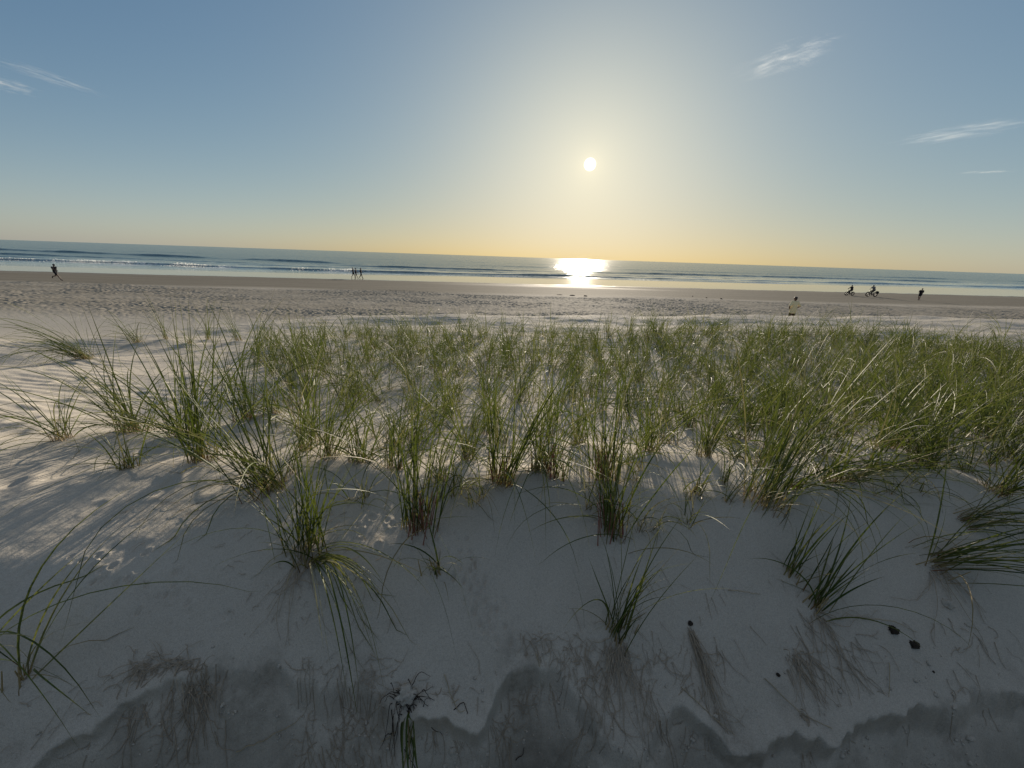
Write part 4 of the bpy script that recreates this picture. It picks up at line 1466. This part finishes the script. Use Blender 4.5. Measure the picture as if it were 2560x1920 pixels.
def place_people():
    # the runner, far left, running to the right
    run = pose(pelvis=(0, 0, .95), chest=(.05, 0, 1.28), neck=(.07, 0, 1.47), head=(.11, 0, 1.62),
               sho_l=(.09, .17, 1.42), sho_r=(.03, -.18, 1.42), elb_l=(-.20, .24, 1.20), elb_r=(.14, -.25, 1.17), wri_l=(-.02, .27, 1.06), wri_r=(.37, -.20, 1.22),
               hip_l=(.0, .09, .92), hip_r=(.03, -.09, .92), kne_r=(.28, -.09, .56), ank_r=(.52, -.09, .12), toe_r=(.69, -.10, .045),
               kne_l=(-.12, .09, .52), ank_l=(-.52, .09, .40), toe_l=(-.62, .10, .26), palm_l=(0, -1, 0), palm_r=(0, 1, 0))
    build_person(at_depth(138, 43.5), 0.0, run, 'runner in dark clothes striding right along the damp sand', M_BLACK, M_BLACK, 'short', 'short', cap=M_NAVY)
    # three walkers at the wet edge
    w1 = pose(kne_l=(.16, .10, .52), ank_l=(.24, .105, .10), toe_l=(.41, .11, .05), kne_r=(-.06, -.10, .50), ank_r=(-.34, -.105, .16), toe_r=(-.22, -.11, .04),
              elb_l=(-.12, .25, 1.13), wri_l=(-.02, .26, .90), elb_r=(.10, -.25, 1.13), wri_r=(.28, -.24, .98))
    w2 = pose(kne_r=(.18, -.10, .52), ank_r=(.30, -.105, .10), toe_r=(.47, -.11, .05), kne_l=(-.04, .10, .50), ank_l=(-.28, .105, .14), toe_l=(-.16, .11, .04),
              elb_l=(.06, .25, 1.13), wri_l=(.22, .26, .93), elb_r=(.16, -.26, 1.16), wri_r=(.42, -.24, 1.06))
    w3 = pose(kne_r=(.14, -.10, .51), ank_r=(.22, -.105, .09), toe_r=(.39, -.11, .04), kne_l=(-.10, .10, .52), ank_l=(-.34, .105, .17), toe_l=(-.22, .11, .04),
              elb_l=(-.20, .25, 1.18), wri_l=(-.40, .24, 1.04), elb_r=(.14, -.25, 1.14), wri_r=(.38, -.22, 1.05))
    grp = 'walkers at the wet edge of the sea'
    for (px, Y, J, lab, top, bot, lg, hl, sc) in [
        (883.0, 69.0, w1, 'rear walker of the close pair at the wet edge, in black', M_BLACK, M_NAVY, 'short', .10, 1.0),
        (889.5, 68.2, w2, 'front walker of the close pair at the wet edge, arm held forward', M_NAVY, M_BLACK, 'short', .0, .97),
        (902.5, 68.5, w3, 'walker striding alone ahead of the close pair at the wet edge', M_BLACK, M_BLACK, 'long', .14, 1.0)]:
        r = build_person(at_depth(px, Y), 0.05, J, lab, top, bot, 'short', lg, hairlen=hl, scale=sc, shoes=False)
        r['group'] = grp
    # the man with his hands on his hips, facing the sea
    man = pose(neck=(0.0, 0, 1.47), head=(.02, 0, 1.625), sho_l=(0, .20, 1.42), sho_r=(0, -.20, 1.42), elb_l=(-.06, .40, 1.16), elb_r=(-.06, -.42, 1.17), wri_l=(.10, .21, 1.02), wri_r=(.08, -.23, 1.01),
               palm_l=(0, -1, 0), palm_r=(0, 1, 0), face=(1, .12, 0), grip_l=.9, grip_r=.9,
               hip_l=(0, .11, .90), hip_r=(0, -.11, .90), kne_l=(.02, .14, .50), kne_r=(.02, -.14, .50), ank_l=(0, .16, .085), ank_r=(0, -.16, .085), toe_l=(.17, .20, .03), toe_r=(.17, -.20, .03))
    build_person(at_depth(1981, 26.0), R(90 + 14), man, 'man in a loose cream shirt with hands on hips, facing the sea behind the grass', M_CREAM, M_BROWN, 'wide', 'short', top_len=.10, tight=.03, scale=1.06, shoes=False)
    # the lone walker on the right, leaning as he strides left
    lone = pose(pelvis=(0, 0, .94), chest=(.02, 0, 1.27), neck=(-.01, 0, 1.46), head=(-.02, 0, 1.62), kne_l=(.20, .10, .53), ank_l=(.16, .105, .10), toe_l=(.33, .11, .04), kne_r=(-.02, -.10, .50), ank_r=(-.22, -.105, .12), toe_r=(-.07, -.11, .035),
                elb_l=(.04, .26, 1.14), wri_l=(.30, .20, 1.10), elb_r=(.02, -.26, 1.14), wri_r=(.28, -.20, 1.08))
    build_person(at_depth(2301, 59.0), R(180 + 28), lone, 'lone figure in dark clothes walking left beside the water at right', M_BLACK, M_BLACK, 'short', 'short')


# ------------------------------------------------------------------ bicycles
def ring(rad, tube, n=40, m=8, y=0.0):
    a = np.linspace(0, 2 * np.pi, n, endpoint=False)
    b = np.linspace(0, 2 * np.pi, m, endpoint=False)
    A, B = np.meshgrid(a, b, indexing='ij')
    V = np.stack([(rad + tube * np.cos(B)) * np.cos(A), y + tube * np.sin(B), (rad + tube * np.cos(B)) * np.sin(A)], 2).reshape(-1, 3)
    i, j = np.meshgrid(np.arange(n), np.arange(m), indexing='ij')
    Q = np.stack([i * m + j, ((i + 1) % n) * m + j, ((i + 1) % n) * m + (j + 1) % m, i * m + (j + 1) % m], 2).reshape(-1, 4)
    return V, Q


def rods(name, segs, mat, parent, off=(0, 0, 0)):
    S = [np.linspace(np.array(a, float), np.array(b, float), 4) for a, b, r in segs]
    V, Q = tubes(S, [r for a, b, r in segs], 8)
    return obj_np(name, V - np.array(off), Q, [mat], parent)


def build_bike(loc, rz, wr, tyre, wb, label, pannier, hb=0.42):
    """facing +X; wr wheel radius, wb half the wheel base"""
    root = empty('bicycle', loc, rz)
    setp(root, label, 'bicycle')
    bb = (-0.05, 0, wr - 0.06)
    seat = (-0.22, 0, wr + 0.50)
    head_t, head_b = (wb - 0.24, 0, wr + 0.44), (wb - 0.20, 0, wr + 0.30)
    rear, front = (-wb, 0, wr), (wb, 0, wr)
    rods('frame', [(bb, (seat[0] + .03, 0, seat[2] - .12), .019), (head_b, bb, .024), (head_t, (seat[0] + .03, 0, seat[2] - .15), .021), (head_t, head_b, .024),
                   ((bb[0], .05, bb[2]), (rear[0], .09, rear[2]), .012), ((bb[0], -.05, bb[2]), (rear[0], -.09, rear[2]), .012),
                   ((seat[0] + .03, .02, seat[2] - .15), (rear[0], .09, rear[2]), .010), ((seat[0] + .03, -.02, seat[2] - .15), (rear[0], -.09, rear[2]), .010)], M_METAL, root)
    rods('fork', [(head_b, (head_b[0] + .03, 0, head_b[2] - .04), .022), ((head_b[0] + .02, .08, head_b[2] - .03), (front[0], .09, front[2]), .014), ((head_b[0] + .02, -.08, head_b[2] - .03), (front[0], -.09, front[2]), .014),
                  ((head_b[0] + .02, -.085, head_b[2] - .03), (head_b[0] + .02, .085, head_b[2] - .03), .016)], M_METAL, root)
    hz = wr + hb + 0.14
    rods('handlebar', [(head_t, (head_t[0] - .02, 0, hz), .015), ((head_t[0] - .02, -.14, hz), (head_t[0] - .02, .14, hz), .012),
                       ((head_t[0] - .02, .14, hz), (head_t[0] - .14, .33, hz + .03), .014), ((head_t[0] - .02, -.14, hz), (head_t[0] - .14, -.33, hz + .03), .014)], M_METAL, root)
    rods('seat_post', [((seat[0] + .03, 0, seat[2] - .14), seat, .013)], M_METAL, root)
    V, F = capsule((seat[0] - .10, 0, seat[2] + .02), (seat[0] + .14, 0, seat[2] + .015), .062, .026, 14, 4)
    V[:, 2] = seat[2] + .02 + (V[:, 2] - seat[2] - .02) * .45
    me = bpy.data.meshes.new('saddle')
    me.from_pydata(V.tolist(), [], F)
    me.materials.append(M_RUBBER)
    link(bpy.data.objects.new('saddle', me), root)
    rods('crank', [((bb[0], -.08, bb[2]), (bb[0], .08, bb[2]), .018), ((bb[0], .08, bb[2]), (bb[0] + .12, .085, bb[2] - .10), .010), ((bb[0], -.08, bb[2]), (bb[0] - .12, -.085, bb[2] + .10), .010),
                   ((bb[0] + .12, .08, bb[2] - .10), (bb[0] + .12, .17, bb[2] - .10), .016), ((bb[0] - .12, -.08, bb[2] + .10), (bb[0] - .12, -.17, bb[2] + .10), .016)], M_METAL, root)
    for c in (rear, front):
        w = empty('wheel', c)
        w.parent = root
        V, Q = ring(wr - tyre, tyre, 44, 10)
        obj_np('tyre', V, Q, [M_RUBBER], w)
        V, Q = ring(wr - 2 * tyre - .006, .020, 44, 8)
        obj_np('rim', V, Q, [M_METAL], w)
        sp = []
        for k in range(16):
            a = k * math.pi / 8
            sp.append(((.02 * math.cos(a + .8), .03 * (-1) ** k, .02 * math.sin(a + .8)), ((wr - 2 * tyre) * math.cos(a), 0, (wr - 2 * tyre) * math.sin(a)), .0022))
        sp.append(((0, -.09, 0), (0, .09, 0), .022))
        rods('spokes', sp, M_METAL, w)
    if pannier:
        rods('rack', [((seat[0] - .08, .06, wr + .44), (rear[0] - .22, .06, wr + .44), .008), ((seat[0] - .08, -.06, wr + .44), (rear[0] - .22, -.06, wr + .44), .008),
                      ((rear[0], .09, wr), (rear[0] - .12, .06, wr + .44), .007), ((rear[0], -.09, wr), (rear[0] - .12, -.06, wr + .44), .007), ((rear[0] - .2, -.06, wr + .44), (rear[0] - .2, .06, wr + .44), .007)], M_METAL, root)
        V, F = capsule((rear[0] - .22, 0, wr + .26), (rear[0] - .20, 0, wr + .40), .13, .13, 16, 4)
        fused('pannier', [capsule((rear[0] - .30, q, wr + .18), (rear[0] - .28, q, wr + .40), .075, .075) for q in (-.14, .14)] + [capsule((rear[0] - .16, q, wr + .20), (rear[0] - .16, q, wr + .40), .075, .075) for q in (-.14, .14)]
              + [capsule((rear[0] - .28, 0, wr + .42), (rear[0] - .12, 0, wr + .44), .09, .09), capsule((rear[0] - .22, -.14, wr + .42), (rear[0] - .22, .14, wr + .42), .07, .07)], .015, M_BLACK, root)
    else:
        fused('mudguard', [capsule((rear[0] + (wr + .03) * math.cos(a), 0, wr + (wr + .03) * math.sin(a)), (rear[0] + (wr + .03) * math.cos(a + .2), 0, wr + (wr + .03) * math.sin(a + .2)), .022, .022, 8, 2) for a in np.arange(.7, 2.6, .2)], .010, M_METAL, root)
    return root


def place_cyclists():
    # adult on a fat tyred bicycle, riding left
    p = at_depth(2181, 64.0)
    build_bike(p, R(180), .38, .058, .60, 'fat tyred bicycle with a black pannier, ridden left on the damp sand', True)
    sit = pose(pelvis=(-.20, 0, .99), chest=(-.06, 0, 1.32), neck=(.0, 0, 1.49), head=(.06, 0, 1.63), sho_l=(-.02, .19, 1.45), sho_r=(-.02, -.19, 1.45),
               elb_l=(.14, .30, 1.22), elb_r=(.14, -.30, 1.22), wri_l=(.22, .33, 1.00), wri_r=(.22, -.33, 1.00),
               hip_l=(-.20, .10, .96), hip_r=(-.20, -.10, .96), kne_l=(.18, .13, .68), kne_r=(.20, -.13, .80), ank_l=(.04, .13, .28), ank_r=(-.14, -.13, .46), toe_l=(.18, .14, .22), toe_r=(.0, -.14, .40), palm_l=(0, 0, -1), palm_r=(0, 0, -1), grip_l=1.1, grip_r=1.1)
    build_person(p, R(180), sit, 'rider in a grey shirt on the fat tyred bicycle with the pannier', M_GREYF, M_BLACK, 'short', 'long', scale=1.04, tight=.03)
    # smaller rider ahead
    p = at_depth(2126, 65.0)
    build_bike(p, R(180), .30, .055, .50, 'smaller bicycle ridden left ahead of the one with the pannier', False, .40)
    sit2 = pose(pelvis=(-.20, 0, .88), chest=(-.14, 0, 1.22), neck=(-.10, 0, 1.40), head=(-.06, 0, 1.55), sho_l=(-.10, .18, 1.35), sho_r=(-.10, -.18, 1.35),
                elb_l=(.08, .25, 1.17), elb_r=(.08, -.25, 1.17), wri_l=(.24, .32, .98), wri_r=(.24, -.32, .98),
                hip_l=(-.20, .10, .86), hip_r=(-.20, -.10, .86), kne_l=(.18, .13, .66), kne_r=(.18, -.13, .72), ank_l=(.06, .13, .26), ank_r=(-.12, -.13, .40), toe_l=(.20, .14, .20), toe_r=(.03, -.14, .34), palm_l=(0, 0, -1), palm_r=(0, 0, -1), grip_l=1.1, grip_r=1.1)
    build_person(p, R(180), sit2, 'rider in black on the smaller bicycle, arms stretched to the bars', M_BLACK, M_BLACK, 'long', 'long', hairlen=.08, scale=1.0, tight=.03)


place_people()
place_cyclists()


# ------------------------------------------------------------------ thin high clouds
def cloud_material(seed, dens_, streak, thr):
    t = NT('cirrus')
    co = t('ShaderNodeTexCoord').outputs['Object']
    w = t('ShaderNodeTexNoise', Vector=co, Scale=2.2, Detail=3.0).outputs['Color']
    wv = t('ShaderNodeVectorMath', {'operation': 'MULTIPLY_ADD'}, _0=w, _1=(0.35, 0.12, 0.35), _2=co).outputs[0]
    mp = t('ShaderNodeMapping', Vector=wv, Location=(seed * 3.1, seed * 1.7, seed), Scale=(1.3, 1.3, streak)).outputs[0]
    n = t('ShaderNodeTexNoise', Vector=mp, Scale=2.6, Detail=8.0, Roughness=0.66).outputs['Fac']
    ln = t('ShaderNodeVectorMath', {'operation': 'LENGTH'}, _0=co)
    f = t('ShaderNodeMapRange', {'interpolation_type': 'SMOOTHSTEP'}, Value=ln.outputs['Value'], From_Min=1.0, From_Max=0.15, To_Min=0.0, To_Max=1.0).outputs[0]
    n5 = t('ShaderNodeTexNoise', Vector=t('ShaderNodeMapping', Vector=wv, Location=(seed, seed * 2.3, 0.0), Scale=(2.2, 2.2, streak * 0.8)).outputs[0], Scale=1.6, Detail=4.0).outputs['Fac']
    gap = t('ShaderNodeMapRange', Value=n5, From_Min=0.38, From_Max=0.6).outputs[0]
    f = t.math('MULTIPLY', f, t.math('ADD', t.math('MULTIPLY', gap, 0.75), 0.25))
    a = t.math('MULTIPLY', t.math('MAXIMUM', t.math('SUBTRACT', t.math('MULTIPLY', n, t.math('ADD', t.math('MULTIPLY', f, 0.5), 0.62)), thr), 0.0), f)
    d = t.math('MULTIPLY', a, dens_)
    v = t('ShaderNodeVolumePrincipled', Color=(1, 1, 1, 1), Density=d, Anisotropy=0.55)
    t.l.new(v.outputs[0], t.out.inputs['Volume'])
    return t.m


def build_clouds():
    D = 4200.0
    for k, (px, py, w, h, tilt, dens_, streak, thr, label) in enumerate([
        (1960, 148, 330, 100, -18, 0.010, 4.0, 0.45, 'faint broken wisp of cloud at the upper right of the sun'),
        (2400, 330, 380, 56, -9, 0.034, 3.6, 0.44, 'bright feathered streak of cloud near the right edge'),
        (2465, 430, 150, 10, -2, 0.030, 2.0, 0.40, 'short thin line of cloud under the feathered streak at right'),
        (20, 214, 170, 48, 12, 0.055, 2.4, 0.42, 'bright small cloud tuft cut by the left edge'),
        (130, 196, 270, 44, 18, 0.048, 3.0, 0.43, 'long trailing wisp of cloud above the tuft at left'),
    ]):
        d = ray(px, py)
        c = np.array([0, 0, ZC]) + d * D
        s = D / F_PX * 0.5 * 1.15 * np.linalg.norm([(px - 1280) / F_PX, (960 - py) / F_PX, 1]) ** -0 * np.linalg.norm([(px - 1280) / F_PX, (960 - py) / F_PX, 1]) ** -1
        V, Q = lump(np.random.default_rng(k), 1, 1, 1, 0.0, 32, 18)
        o = obj_np('cirrus_cloud', V, Q, [cloud_material(k + 1.0, dens_, streak, thr)])
        # lies along the view's own horizontal and vertical at that place in the sky
        yv = d
        ta = R(tilt)
        xr = CR * math.cos(ta) - CU * math.sin(ta)
        xr = xr - yv * (xr @ yv)
        xr /= np.linalg.norm(xr)
        zv = np.cross(xr, yv)
        M = Matrix(((xr[0], yv[0], zv[0], 0), (xr[1], yv[1], zv[1], 0), (xr[2], yv[2], zv[2], 0), (0, 0, 0, 1)))
        o.matrix_world = Matrix.Translation(Vector(c)) @ M @ Matrix.Diagonal((w * s, max(60, h * s), h * s, 1))
        setp(o, label, 'cloud', 'thin clouds in the evening sky')


build_clouds()
